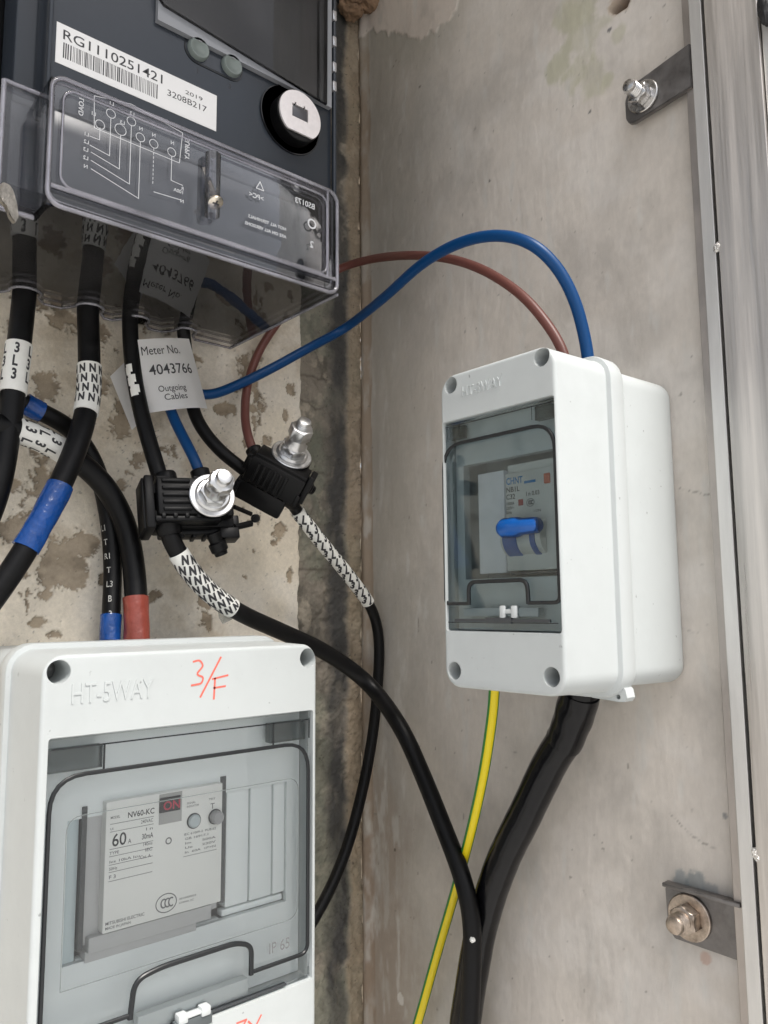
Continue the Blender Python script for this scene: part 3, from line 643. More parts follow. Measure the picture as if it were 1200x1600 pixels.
for a, b in ((76, 163), (427, 480)):
    bm = B(); fbox(bm, FL, H(a, 1200)[0], gt+.0012, -.0085, H(b, 1200)[0], gl[3]-.005, -.0036); obj('hinge_block', bm, MATS['smoked_block'], hatchL)
bm = B(); sl = .0008
zb2 = gb-.0065
fbox(bm, FL, ax0+.004, zb2-.0035, -.008, ax1, zb2+.0035, -.0034, .0003); obj('handle_recess', bm, mat('pale_recess_light', (.62, .66, .66), .4), hatchL)
bm = B(); fbox(bm, FL, ax0-.004, zb2-.0042, -.003, gx1-.012, zb2-.0034, -.0008); cx = (ax0+ax1)/2-.001
obj('latch_slot', bm, dark_p, hatchL)
bm = B(); fbox(bm, FL, cx-.0085, zb2-.007, -.003, cx+.0085, zb2-.002, .0012, .0006); obj('latch_tongue', bm, mat('grey_tongue', (.10, .115, .12), .4), hatchL)
bm = B()
for k in (-.0052, .0052): fbox(bm, FL, cx+k-.0022, zb2-.003, -.003, cx+k+.0022, zb2+.0008, .0020, .0007)
fbox(bm, FL, cx-.004, zb2-.0016, -.003, cx+.004, zb2-.0004, .0015, .0003); obj('latch_clip', bm, latch_m, hatchL)
bm = B(); a = H(420, 1492); text(bm, FL, 'IP 65', a[0], a[1], .0068, -.0018, .00008, sx=.85); obj('lettering', bm, ink2, hatchL, 0)
bm = B(); strokes(bm, FL, soft([(H(100, 1400)[0], H(464, 1434)[1]), (H(100, 1400)[0], H(106, 1278)[1]), (H(466, 1300)[0], H(106, 1278)[1]), (H(466, 1300)[0], H(464, 1434)[1]), (H(100, 1400)[0], H(464, 1434)[1])], 5, .1), -.0017, .00035); obj('bevel_line', bm, mat('grey_line', (.17, .19, .19), .4), hatchL, 0)
bm = B(); g = P(195, 992, 'y', -.030); lathe(bm, (g.x, -.032, LZT-.001), (0, 0, 1), [(.017, 0), (.019, .0012), (.019, .0022), (.016, .0032)], 32)
obj('cable_gland', bm, mat('black_rubber2', (.015, .015, .016), .5), tL)

# residual-current breaker inside the larger box
face_w = mat('breaker_face', (.85, .85, .82), .4, var=.015)
rb = thing('circuit_breaker', 'wide white circuit breaker with printed rating table inside the larger box', 'circuit breaker', FL(0, 0, -.029))
nb = -.0072; q2 = lambda px, py, n=nb: FL.uv(px, py, n)
u0, u1 = q2(165, 1300)[0], q2(347, 1300)[0]; v1 = q2(165, 1270)[1]; v0 = q2(165, 1459)[1]
bm = B(); fbox(bm, FL, u0, v0, -.029, u1, v1+.004, nb, .0005); body = obj('breaker_body', bm, face_w, rb)
bm = B(); fbox(bm, FL, u0-.0065, v0-.004, -.029, u1+.0005, v1+.003, nb-.0045, .0004); fbox(bm, FL, u0-.005, v0-.0065, -.029, u1-.004, v0-.0005, nb-.001, .0005); fbox(bm, FL, u0-.0055, v0-.0105, -.029, u1-.010, v0-.0060, nb-.003, .0005); obj('side_cover', bm, mat('grey_side', (.50, .50, .50), .45), rb)
bm = B(); fbox(bm, FL, u0-.0085, v0-.0050, -.0295, u0-.0066, v1+.003, -.010); obj('rail_gasket', bm, dark_p, rb); bm = B(); fbox(bm, FL, u1+.0008, v0-.002, -.0295, u1+.0035, v1+.006, -.0105); obj('rail_gasket', bm, dark_p, rb)
bm = B(); W1 = u1-u0
def T(s, f0, f1, fv, hh, bold=0):     # span f0..f1 of the face width, cap height hh of its height
    w_ = max(x for x, y in textmesh(s, 1, bold)[0]); sz = hh*(v1-v0)/.7; text(bm, FL, s, u0+W1*f0, v1-(v1-v0)*fv, sz, nb, .00006, bold, sx=W1*(f1-f0)/(w_*sz))
T('NV60-KC', .17, .39, .078, .048, .015); T('60', .05, .165, .295, .105, .01); T('A', .18, .205, .295, .04); T('30mA', .29, .385, .285, .045, .01)
obj('lettering', bm, ink, body, 0)
bm = B()
for a_ in (('MODEL', .035, .11, .062, .022), ('240VAC', .28, .38, .148, .03), ('I n', .32, .38, .215, .025), ('Ui', .035, .06, .155, .02), ('TYPE', .035, .11, .36, .025), ('140ms', .30, .38, .345, .028), ('IEC', .32, .38, .395, .028), ('Ics 10kA Icu', .035, .28, .43, .022), ('Cat. A', .28, .37, .45, .028),
           ('50Hz', .035, .10, .49, .025), ('F 3', .035, .09, .56, .03), ('MITSUBISHI ELECTRIC', .02, .33, .935, .026), ('MADE IN JAPAN', .02, .22, .972, .022), ('SIGNAL', .67, .75, .055, .018), ('INDICATOR', .67, .78, .085, .018), ('TEST', .87, .93, .055, .018), ('T', .885, .925, .135, .05),
           ('IEC 61009-2  PUB.62', .65, .94, .33, .020), ('GB 16917.1', .66, .87, .37, .020), ('Im      500A', .66, .94, .41, .020), ('Ue     230V', .66, .94, .45, .020), ('In  60A  1P+N', .66, .94, .49, .020), ('2010000023', .62, .77, .885, .016), ('CHINA 3C', .62, .75, .92, .016)):
    T(*a_, .01)
for f in (.105, .17, .315, .375, .445, .505, .58): strokes(bm, FL, [(u0+W1*.035, v1-(v1-v0)*f), (u0+W1*.385, v1-(v1-v0)*f)], nb, .00022)
strokes(bm, FL, [(u0+W1*.65, v1-(v1-v0)*.515), (u0+W1*.95, v1-(v1-v0)*.515)], nb, .0002)
obj('small_print', bm, ink2, body, 0)
bm = B(); ccc(bm, FL, u0+W1*.51, v1-(v1-v0)*.88, W1*.070, nb, .0004); strokes(bm, FL, circle(u0+W1*.517, v1-(v1-v0)*.345, .0012), nb, .0005); obj('approval_mark', bm, ink2, body, 0)
bm = B(); fbox(bm, FL, u0+W1*.43, v1-(v1-v0)*.19, nb, u0+W1*.625, v1+.0035, nb+.0002); obj('lever_recess', bm, mat('recess_grey', (.42, .42, .41), .5), body)
bm = B(); fbox(bm, FL, u0+W1*.43, v1-(v1-v0)*.085, nb+.0001, u0+W1*.605, v1+.002, nb+.0009); d = obj('lever', bm, mat('black_lever', (.02, .02, .025), .4), body)
bm = B(); text(bm, FL, 'ON', u0+W1*.455, v1-(v1-v0)*.065, .0050, nb+.001, .0001, .02); obj('lettering', bm, mat('red_display', (.45, .02, .06), .4), d, 0)
for fu, M_, nm in ((.735, mat('pale_button', (.50, .56, .58), .35), 'indicator_button'), (.93, mat('grey_button', (.36, .36, .37), .4), 'test_button')):
    bm = B(); lathe(bm, FL(u0+W1*fu, v1-(v1-v0)*.213, nb), FL.n, [(.0033, 0), (.0033, .0004)], 26); o_ = obj('button_well', bm, dark_p, body)
    bm = B(); lathe(bm, FL(u0+W1*fu, v1-(v1-v0)*.213, nb), FL.n, [(.0028, 0), (.0028, .0010 if fu < .8 else .0032), (.0023, .0015 if fu < .8 else .0038)], 26); obj(nm, bm, M_, body)
# blanking modules beside it
bl = mat('blank_plastic', (.84, .88, .88), .4)
bm = B(); x = cu1; ua = q2(362, 1250)[0]; w1 = (cu1-ua)/2.55
tb2 = thing('blanking_strip', 'white blanking modules to the right of the wide breaker in the larger box', 'blanking plate', FL(ua, 0, -.02))
zlo = q2(362, 1416, -.0125)[1]
for k in range(3):
    bm = B(); fbox(bm, FL, ua+k*w1+.0004, zlo-.000, -.02, min(cu1, ua+(k+1)*w1-.0004), cv1+.002, -.0125, .0006); obj('blank_module', bm, bl, tb2)
bm = B(); fbox(bm, FL, cu0+.0003, cv0+.0003, -.018, u0-.0088, cv1, -.0125, .0005)
tag(obj('blanking_plate', bm, mat('blue_grey_blank', (.52, .60, .62), .4)), 'pale blue-grey blanking plate left of the wide breaker in the larger box', 'blanking plate')
bm = B(); fbox(bm, FL, u1+.004, cv0+.0003, -.018, cu1-.0005, zlo-.001, -.0135, .0005); fbox(bm, FL, u0-.008, cv0+.0003, -.018, u1+.003, v0-.0115, -.0135, .0005)
obj('torn_lower_cover', bm, bl, tb2)

# ------------------------------------------------------------------ electricity meter
slate = mat('slate_plastic', (.026, .032, .042), .24, spec=.5, var=.04, bevel=.0008)
blackp = mat('black_plastic', (.004, .004, .0045), .42, spec=.22, bevel=.0004, var=.2, vscale=200)
cover_m = clear('clear_cover', (.985, .985, .99), .015, 1.45, .008, (.6, .6, .65), .0001); edge_m = clear('clear_edge', (.84, .83, .89), .04, 1.7, .22, (.80, .79, .88))
emb = mat('embossed_plastic', (.55, .56, .58), .3)
YF = -.105; XL, XR = -.2515, -.1040
mt = thing('electricity_meter', 'dark slate electricity meter under a clear terminal cover, upper left on the back wall', 'meter', (-.18, 0, .16))
bm = B(); fbox(bm, WF, XL-.045, .2100, .004, XL-.0075, .42, .070, .002); obj('meter_back', bm, blackp, mt)
bm = B(); fbox(bm, WF, XL-.008, .2100, .004, XR, .42, .088, .002); fbox(bm, WF, XL-.008, .1740, .072, XR, .2103, .088); fbox(bm, WF, XL-.0, .2035, .088, XR-.0010, .42, -YF, .0028)
body = obj('meter_body', bm, slate, mt)
bm = B(); fbox(bm, WF, XL+.004, .1720, .093, XR-.008, .2035, .1045, .001); obj('terminal_skirt', bm, slate, mt)
bm = B(); fbox(bm, WF, XL-.010, .196, .012, XR-.012, .2098, .070, .001); obj('terminal_block', bm, blackp, mt)
FM = Fr((0, YF, 0), (1, 0, 0), (0, 0, 1), (0, -1, 0)); mu = lambda px, py, n=0: FM.uv(px, py, n)
bm = B(); fbox(bm, WF, XR-.0022, .2035, -YF, XR-.0002, .42, -YF+.0022, .0004); obj('edge_rib', bm, slate, mt); bm = B(); fbox(bm, WF, XL+.0002, .2035, -YF, XL+.0018, .42, -YF+.0012, .0004); obj('edge_rib', bm, slate, mt)
# rating label
a = mu(88, 90); b = mu(340, 172); z1 = mu(85, 38)[1]
lab = [mu(88, 37), mu(341, 148), mu(335, 203), mu(83, 97)]
ul, ur = mu(87, 70)[0], mu(338, 175)[0]; zt = (lab[0][1]+lab[1][1])/2; zb = (lab[2][1]+lab[3][1])/2
paper = mat('white_label', (.78, .78, .78), .5)
bm = B(); fbox(bm, FM, ul, zb, 0, ur, zt, .0002); lo = obj('rating_label', bm, paper, mt)
bm = B(); LWd = ur-ul; LHt = zt-zb
def LT(s, fu, fv, wfrac, sz, bold=0): wd = max(x for x, y in textmesh(s, 1, bold)[0]); text(bm, FM, s, ul+LWd*fu, zb+LHt*fv, sz, .0002, .00006, bold, sx=LWd*wfrac/(wd*sz))
LT('RG1110251421', .03, .64, .60, .0062, .004); LT('2019', .78, .66, .12, .0027); LT('3208B217', .66, .40, .27, .0042)
rg = random.Random(5); x = ul+LWd*.04
while x < ul+LWd*.60:
    w_ = rg.choice((.0002, .0003, .0005)); fbox(bm, FM, x, zb+LHt*.18, .0002, x+w_, zb+LHt*.56, .00026); x += w_+rg.choice((.00025, .0004, .0006))
obj('lettering', bm, ink, lo, 0)
# buttons in a pill-shaped recess
b1, b2_ = mu(308, 78), mu(360, 107); zc_ = (b1[1]+b2_[1])/2
bm = B(); pr = .0066; prism(bm, FM, rrect(b1[0]-pr, zc_-pr*1.0, b2_[0]+pr, zc_+pr*1.0, pr*.98, 8), 0, .0004); obj('button_recess', bm, gasket_m, mt)
bm = B(); prism(bm, FM, rrect(b1[0]-pr+.0006, zc_-pr+.0006, b2_[0]+pr-.0006, zc_+pr-.0006, pr*.9, 8), .0002, .0005); obj('button_pad', bm, slate, mt)
for bb in (b1, b2_):
    bm = B(); lathe(bm, FM(bb[0], zc_, 0), FM.n, [(.0053, 0), (.0053, .0018), (.0047, .0030), (.0036, .0030), (.0029, .0022), (.0001, .0022)], 30); obj('push_button', bm, mat('grey_green_rubber', (.17, .20, .19), .5), mt, 50)
bm = B(); a = mu(306, 117); text(bm, FM, '1', a[0], zc_-pr-.0042, .0036, 0, .0001); text(bm, FM, '2', b2_[0]-.001, zc_-pr-.0042, .0036, 0, .0001); obj('lettering', bm, ink, mt, 0)
# optical port
pc = mu(456, 190); bm = B(); o_ = FM(pc[0]-.0012, pc[1], 0)
lathe(bm, o_, FM.n, [(.0178, 0), (.0178, .0006), (.0168, .0006), (.0165, .0002), (.0001, .0002)], 48); ring_ = B(); lathe(ring_, o_, FM.n, [(.0176, .0006), (.0178, .0009), (.0173, .0009), (.0172, .0006)], 48); join(bm, ring_); obj('port_recess', bm, mat('gloss_black', (.012, .013, .016), .15), mt)
o_ = FM(pc[0]-.0006, pc[1]-.0010, 0); bm = B(); lathe(bm, o_, FM.n, [(.0130, 0), (.0130, .0072), (.0126, .0076)], 48); port = obj('optical_port', bm, blackp, mt)
bm = B(); poly = [(x, y) for x, y in circle(pc[0]-.0006, pc[1]-.001, .0124, n=60)][:-1]; yc = pc[1]-.001
poly = [(x, max(y, yc-.0098)) for x, y in poly]; b2 = B(); prism(b2, FM, poly, .0077, .0087); c = B(); su, sv = pc[0]-.0008, yc+.0010; fbox(c, FM, su-.0048, sv-.0034, .005, su+.0048, sv+.0034, .02)
c2 = B(); fbox(c2, FM, su-.0034, sv+.0030, .005, su-.0024, sv+.0046, .02); c3 = B(); fbox(c3, FM, su+.0020, sv+.0030, .005, su+.0030, sv+.0046, .02)
obj('steel_disc', boolcut(b2, [c, c2, c3]), mat('port_steel', (.78, .74, .74), .35, .35, var=.06, vscale=300), port)
bm = B(); fbox(bm, FM, su-.0045, sv-.0030, .0070, su+.0045, sv+.0030, .0084, .0004); obj('port_lens', bm, mat('lens_grey', (.07, .07, .08), .12), port)
# clear flap over the display
fz = mu(500, 168)[1]; fx0 = mu(243, 0)[0]-.012
bm = B(); fl0, fl1 = mu(247, 2, .005), mu(511, 163, .005); fx0 = fl0[0]; fz = fl1[1]; prism(bm, FM, [(fx0+.003, fl0[1]), fl1, (fl1[0]+.0005, .41), (fx0, .41), (fx0, fl0[1]+.003)], .0036, .0052); flap = obj('display_flap', bm, clear('flap_clear', (.88, .88, .90), .02, 1.5, .03, (.6, .6, .62)), mt)
bm = B(); panel(bm, FM, (fx0+.001, fz+.001, XR-.0042, .405), (fx0+.012, fz+.009, XR-.014, .40), .0003, .0030); obj('display_bezel', bm, mat('bezel_grey', (.27, .28, .30), .3), mt)
bm = B(); fbox(bm, FM, fx0+.012, fz+.009, .0002, XR-.014, .40, .0010); disp = obj('display_glass', bm, mat('display_reflection', (.26, .17, .15), .08), mt)  # brown base colour stands in for a warm reflection on the glass
bm = B(); a = mu(447, 0); b = mu(484, 16); fbox(bm, FM, a[0], b[1]+.001, .0030, b[0]+.002, a[1]+.02, .0034); st = obj('sticker', bm, paper, mt)
bm = B(); text(bm, FM, 'M', b[0]-.001, b[1]+.0022, .003, .0034, .0001); obj('lettering', bm, ink, st, 0)
bm = B()
for py in (30, 70, 110, 140): z = mu(517, py)[1]; fbox(bm, FM, XR-.0032, z-.002, .0002, XR-.0008, z+.0035, .0030, .0003)
obj('hinge_lug', bm, mat('steel_lug', (.5, .5, .52), .25, .6), mt)
# clear terminal cover: front, sides, bottom with scalloped rear edge
CX0, CX1, CY, CZ0, CZ1 = -.2522, -.1115, .117, .1560, .2095; th = .0016
bm = B()
prism(bm, WF, rrect(CX0, CZ0+.0004, CX1, CZ1, .0050, 6), CY-th, CY)                       # front
fbox(bm, WF, CX1-th, CZ0, .011, CX1, CZ1, CY-th)                         # right side
fbox(bm, WF, CX0-.0135, CZ0, .100-th, CX0+th, CZ1, .100)                 # left shoulder
fbox(bm, WF, CX0-.0135, CZ0, .011, CX0-.0135+th, CZ1, .100-th)           # left side
fbox(bm, WF, CX0, CZ0, .100, CX0+th, CZ1, CY-th)
cover = obj('terminal_cover', bm, cover_m, mt, 30)
bm = B(); FB = Fr((0, 0, CZ0), (1, 0, 0), (0, -1, 0), (0, 0, -1)); gx = [-.2316, -.1998, -.1737, -.1453]; gr = [.0072, .0068, .0060, .0058]
poly = [(CX0-.0135, .100), (CX0, .100), (CX0, CY), (CX1, CY), (CX1, .011), (gx[3]+.016, .011)]
for x, r_ in list(zip(gx, gr))[::-1]:
    poly += [(x+r_+.0045, .011), (x+r_, .0175)]+[(x+r_*math.cos(a), .0205+r_*math.sin(a)) for a in [math.radians(d) for d in range(0, 181, 20)]]+[(x-r_, .0175), (x-r_-.0045, .011)]
poly += [(CX0-.0135, .011)]
seen = []; [seen.append(p) for p in poly if p not in seen]
poly = sorted(set(seen), key=seen.index)
prism(bm, FB, poly, 0, -th); bmesh.ops.triangulate(bm, faces=[f for f in bm.faces if len(f.verts) > 4]); obj('cover_base', bm, clear('cover_base_clear', (.955, .95, .955), .02, 1.5, .04, (.5, .49, .5), .0001), cover, 0)
bm = B()
def bar(pts, rr=.0008): Path(pts, .002, 0).tube(bm, rr, n=10)
Wp = lambda x, d, z: Vector((x, -d, z))
def loop(p, d, rr, e=.001):
    v = [Wp(x, d, z) for x, z in p]; v.append(v[0]); pp = []
    for a, b in zip(v, v[1:]):
        k = max(1, int((b-a).length/.0015)); pp += [a.lerp(b, j/k) for j in range(k)]
    pp.append(v[0]); Path(pp, .0008, 0).tube(bm, rr, n=10)
loop(rrect(CX0, CZ0, CX1, CZ1, .0055, 6), CY, .0010)
loop(rrect(CX0+.0045, CZ0+.0085, CX1-.0065, CZ1-.0040, .0050, 6), CY+.0002, .0006)
loop(rrect(CX0+.0010, CZ0+.0030, CX1-.0020, CZ1-.0010, .0050, 6), CY-.0025, .0005)
bar([Wp(CX1, CY, CZ0), Wp(CX1, .011, CZ0)], .0009); bar([Wp(CX0+.001, CY+.0002, CZ0+.0075), Wp(CX1-.001, CY+.0002, CZ0+.0075)], .0010); bar([Wp(CX1-.006, CY, CZ0+.0075), Wp(CX1-.006, CY, CZ1)], .0008)
bar([Wp(CX0, .101, CZ0), Wp(CX0-.0135, .101, CZ0)], .0011); bar([Wp(CX0-.0135, .101, CZ0), Wp(CX0-.0135, .101, CZ1)], .0011); bar([Wp(CX0-.0135, .101, CZ0), Wp(CX0-.0135, .011, CZ0)], .0009)
bar([Wp(CX0-.0135, .101, CZ1), Wp(CX0, .101, CZ1)], .0009)
# collars round the cable exits
for x, rr in zip(gx, gr):
    p = [Wp(x-rr-.0045, .011, CZ0), Wp(x-rr, .0175, CZ0)]+[Wp(x+rr*math.cos(a), .0205+rr*math.sin(a), CZ0) for a in [math.radians(d) for d in range(180, -1, -30)]]+[Wp(x+rr, .0175, CZ0), Wp(x+rr+.0045, .011, CZ0)]
    Path(p, .0015, 0).tube(bm, .0008, n=8)
for a, b in zip([CX0-.0135]+[x+r+.0045 for x, r in zip(gx, gr)], [x-r-.0045 for x, r in zip(gx, gr)]+[CX1]): bar([Wp(a, .011, CZ0), Wp(b, .011, CZ0)], .0007)
obj('cover_rim', bm, edge_m, cover, 60)
# wiring diagram moulded in the cover, read in reverse from the front
FC = Fr((0, -CY, 0), (1, 0, 0), (0, 0, 1), (0, -1, 0)); C_ = lambda px, py: FC.uv(px, py, 0)
bm = B(); lw = .00028
def D(*pts): strokes(bm, FC, [C_(*p) for p in pts], 0, lw, .0002)
def zz(x0, y0): return C_(x0, y0)
D((147, 150), (205, 163)); D((147, 150), (147, 200), (280, 255)); D((205, 163), (285, 208), (280, 255))
for k, (px, py) in enumerate(((156, 195), (173, 178), (188, 203), (205, 190), (219, 215), (240, 225), (268, 238))):
    c_ = C_(px, py); strokes(bm, FC, circle(c_[0], c_[1], .0019 if k != 2 else .0024, n=14), 0, lw, .0002)
for i, (a, b) in enumerate((((156, 200), (140, 213)), ((173, 185), (140, 227)), ((188, 212), (142, 238)), ((205, 196), (142, 251)), ((219, 222), (142, 264)))):
    A_, B_ = C_(*a), C_(*b); strokes(bm, FC, [A_, (A_[0], B_[1]-(.0014*i)), (B_[0], B_[1])], 0, lw, .0002)
D((268, 245), (267, 282), (285, 290)); D((240, 300), (283, 313)); 
A_ = C_(240, 232); B_ = C_(238, 290)
for k in range(9): z = A_[1]+(B_[1]-A_[1])*k/9; strokes(bm, FC, [(A_[0], z), (A_[0], z-.0010)], 0, lw, .0002)
for s_, px, py, an, sz in (('SUPPLY', 296, 218, -90, .0030), ('LOAD', 131, 155, -90, .0028)):
    c_ = C_(px, py); text(bm, FC, s_, c_[0], c_[1], sz, 0, .0002, ang=math.radians(90), mirror=True)
for s_, px, py in (('L1', 150, 182), ('L2', 210, 182), ('L3', 195, 196), ('L1', 178, 166), ('N', 223, 205), ('N', 243, 215), ('N', 272, 227), ('L1', 139, 214), ('L2', 139, 226), ('L3', 138, 238), ('L2', 138, 251), ('N', 137, 264), ('R', 287, 298), ('100A', 287, 304), ('N', 287, 318)):
    c_ = C_(px, py); text(bm, FC, s_, c_[0], c_[1], .0022, 0, .0002, mirror=True)
obj('moulded_diagram', bm, emb, cover, 0); bm = B()
for s_, px, py, sz in (('BS0173', 492, 328, .0040), ('>PC<', 412, 315, .0034), ('NOT ALL TERMINALS', 447, 361, .0022), ('ARE ON ALL VERSIONS', 447, 373, .0022), ('2', 490, 388, .0048)):
    c_ = C_(px, py); text(bm, FC, s_, c_[0], c_[1], sz, 0, .0002, mirror=True, bold=.005)
c_ = C_(406, 290); strokes(bm, FC, [(c_[0]-.002, c_[1]-.002), (c_[0], c_[1]+.0018), (c_[0]+.002, c_[1]-.002), (c_[0]-.002, c_[1]-.002)], 0, lw*1.6, .0002)
c_ = C_(487, 350); strokes(bm, FC, circle(c_[0], c_[1], .0022, n=14), 0, lw*3, .0002)
obj('moulded_lettering', bm, emb, cover, 0)
# moulded screw pillar and sealing screw
bm = B(); p0 = P(331, 246, 'y', -.1165); p1 = P(325, 322, 'y', -.1165); zlo = P(325, 330, 'y', -.1165).z; xs = (p0.x+p1.x)/2
Path([Vector((xs, -.1190, p0.z)), Vector((xs, -.1190, zlo-.003))], .002, 0).tube(bm, .0034, n=20)
obj('screw_pillar', bm, clear('pillar_clear', (.88, .88, .92), .02, 1.6, .06), cover, 60)
brass = mat('chromed_screw', (.80, .74, .64), .22, 1, var=.2, vscale=600)
bm = B(); lathe(bm, (xs, -.1215, zlo+.0030), (0, -.55, -1), [(.0016, -.022), (.0016, 0), (.0033, .0002), (.0035, .0008), (.0033, .0016), (.002, .0019)], 26); scr = obj('sealing_screw', bm, brass, mt)
bm = B(); c0 = Vector((xs, -.1215, zlo+.0030)); dr = Vector((0, -.55, -1)).normalized(); f_ = Fr(c0+dr*.0019, (1, 0, 0), Vector((0, -1, .55)).normalized(), dr); fbox(bm, f_, -.0016, -.00035, 0, .0016, .00035, .0001); fbox(bm, f_, -.00035, -.0016, 0, .00035, .0016, .00012); obj('screw_slot', bm, ink, scr, 0)
# lead seal hanging at the left
bm = B(); pts = [(3, 285), (14, 290), (20, 300), (24, 318), (28, 340), (22, 350), (14, 340), (10, 322), (2, 318), (-6, 305)]
f_ = Fr(P(12, 318, 'y', -.112), (1, .2, 0), (0, 0, 1), (.2, -1, 0)); prism(bm, f_, [f_.uv(x, y) for x, y in pts], -.0012, .0012); bmesh.ops.bevel(bm, geom=bm.edges[:], offset=.0004, segments=2, affect='EDGES')
tag(obj('lead_seal', bm, mat('lead', (.27, .25, .22), .38, .7, var=.3, vscale=300, bump=.0008, bscale=350)), 'small crumpled metal seal hanging at the left corner of the clear meter cover', 'seal')

# ------------------------------------------------------------------ cables
cab = mat('black_cable', (.004, .004, .0045), .42, spec=.22, var=.35, vscale=120, bump=.00008, bscale=200, rvar=.1)
sleeve_m = mat('white_sleeve', (.80, .80, .76), .45, var=.05, vscale=200, bump=.0002, bscale=200)
blue_t = mat('blue_tape', (.006, .058, .25), .2, spec=.5, var=.3, vscale=90, bump=.0022, bscale=85)
red_t = mat('red_tape', (.26, .055, .038), .3, spec=.5, var=.12, vscale=120, bump=.0016, bscale=90)
blue_c = mat('blue_wire', (.001, .048, .165), .38, spec=.3, bump=.00006, bscale=150); brown_c = mat('brown_wire', (.15, .055, .045), .42, spec=.45, bump=.00006, bscale=150)
yel = mat('yellow_wire', (.78, .62, .01), .4, spec=.45); grn = mat('green_wire', (.03, .22, .04), .4)
def pts3(l):   # (px, py, axis, value)
    return [P(*q) for q in l]
def cable(name, label, cat_, pts, r, M=cab, group=None, part='cable_core', wob=0, keep=False):
    pa = Path(pts3(pts)); base = pa.p[-1]
    t = thing(name, label, cat_, base, group); bm = B(); pa.tube(bm, r, wob=wob); obj(part, bm, M, t, 60); return t, pa
def sleeve(t, pa, r, a, b, rows, pitch, size, sx, up=-1, M=sleeve_m, inkm=ink, slant=0, thstep=0.0, name='marker_sleeve', bold=.02):
    i0, i1 = sorted((pa.near(*a), pa.near(*b))); bm = B(); pa.tube(bm, r+.0006, i0, i1, 28, wob=.006, seed=3); s_ = obj(name, bm, M, t, 60)
    if rows:
        bm = B(); i = i0+(pitch*.25)/pa.step; k = 0
        while i+size*.75/pa.step < i1:
            for th, ch in rows[k % len(rows)]:
                wraptext(bm, pa, r+.0007, ch, i+(size*.72/pa.step if up < 0 else 0), up, th+thstep*((k % 3)-1), size, sx, bold, slant)
            i += pitch/pa.step; k += 1
        obj('lettering', bm, inkm, s_, 0)
    return s_
def tape(t, pa, r, a, b, M, name='tape_band', wob=.045, ex=.0007):
    i0, i1 = sorted((pa.near(*a), pa.near(*b))); bm = B(); pa.tube(bm, r+ex, i0, i1, 28, wob=wob, seed=i0); return obj(name, bm, M, t, 60)
GC = 'black cables leaving the meter'
N3 = [[(-1.25, 'N'), (-.42, 'N'), (.42, 'N'), (1.25, 'N')]]
L3 = [[(-1.2, 'L'), (-.38, '3'), (.55, 'L'), (1.3, '3')], [(-1.35, '3'), (-.55, 'L'), (.35, '3'), (1.2, 'L')]]
# the four out of the meter
t1, p1_ = cable('meter_cable', 'leftmost black meter cable with a white sleeve printed L3', 'cable', [(52, 300, 'y', -.022), (45, 380, 'y', -.020), (40, 440, 'y', -.0205), (32, 520, 'y', -.021), (22, 600, 'y', -.024), (12, 680, 'y', -.026), (-4, 765, 'y', -.03), (-40, 860, 'y', -.03)], .0056, group=GC)
sleeve(t1, p1_, .0056, (27, 538), (20, 612), [[(-1.15, 'L'), (-.1, '3'), (1.0, 'L')], [(-1.1, '3'), (-.15, 'L'), (.95, '3')]], .0068, .0074, .7, slant=-.1, bold=.035)
t2, p2_ = cable('meter_cable', 'black meter cable with a sleeve printed N and a blue tape wrap', 'cable', [(146, 335, 'y', -.022), (142, 400, 'y', -.020), (137, 465, 'y', -.0205), (139, 540, 'y', -.022), (138, 620, 'y', -.026), (122, 690, 'y', -.032), (88, 770, 'y', -.036), (45, 850, 'y', -.038), (10, 905, 'y', -.038), (-30, 960, 'y', -.038)], .0055, group=GC)
sleeve(t2, p2_, .0055, (140, 572), (136, 645), N3, .0056, .0062, .72, slant=.12, thstep=.15, bold=.05)
tape(t2, p2_, .0055, (95, 760), (45, 857), blue_t)
t3, p3_ = cable('meter_cable', 'black meter cable with a torn white mark, entering the left connector', 'cable', [(216, 365, 'y', -.022), (208, 430, 'y', -.020), (203, 487, 'y', -.0205), (207, 570, 'y', -.022), (222, 650, 'y', -.028), (242, 720, 'y', -.036), (254, 760, 'y', -.040), (258, 800, 'y', -.042)], .0042, group=GC)
i0 = p3_.near(210, 572); bm = B()
for k in range(3):
    for j, (a, b) in enumerate(((.1, .9), (.35, 1.0))):
        p3_.tube(bm, .0043+.00006*(j+1), i0+k*4+j, i0+k*4+3+j, 6, a-k*.25, b-k*.1)
obj('torn_marker', bm, sleeve_m, t3, 60)
t4, p4_ = cable('meter_cable', 'black meter cable passing behind the paper tag to the right connector', 'cable', [(272, 430, 'y', -.022), (281, 480, 'y', -.020), (287, 520, 'y', -.0195), (295, 590, 'y', -.014), (305, 650, 'y', -.016), (340, 700, 'y', -.024), (392, 742, 'y', -.032), (425, 768, 'y', -.036)], .0037, group=GC)
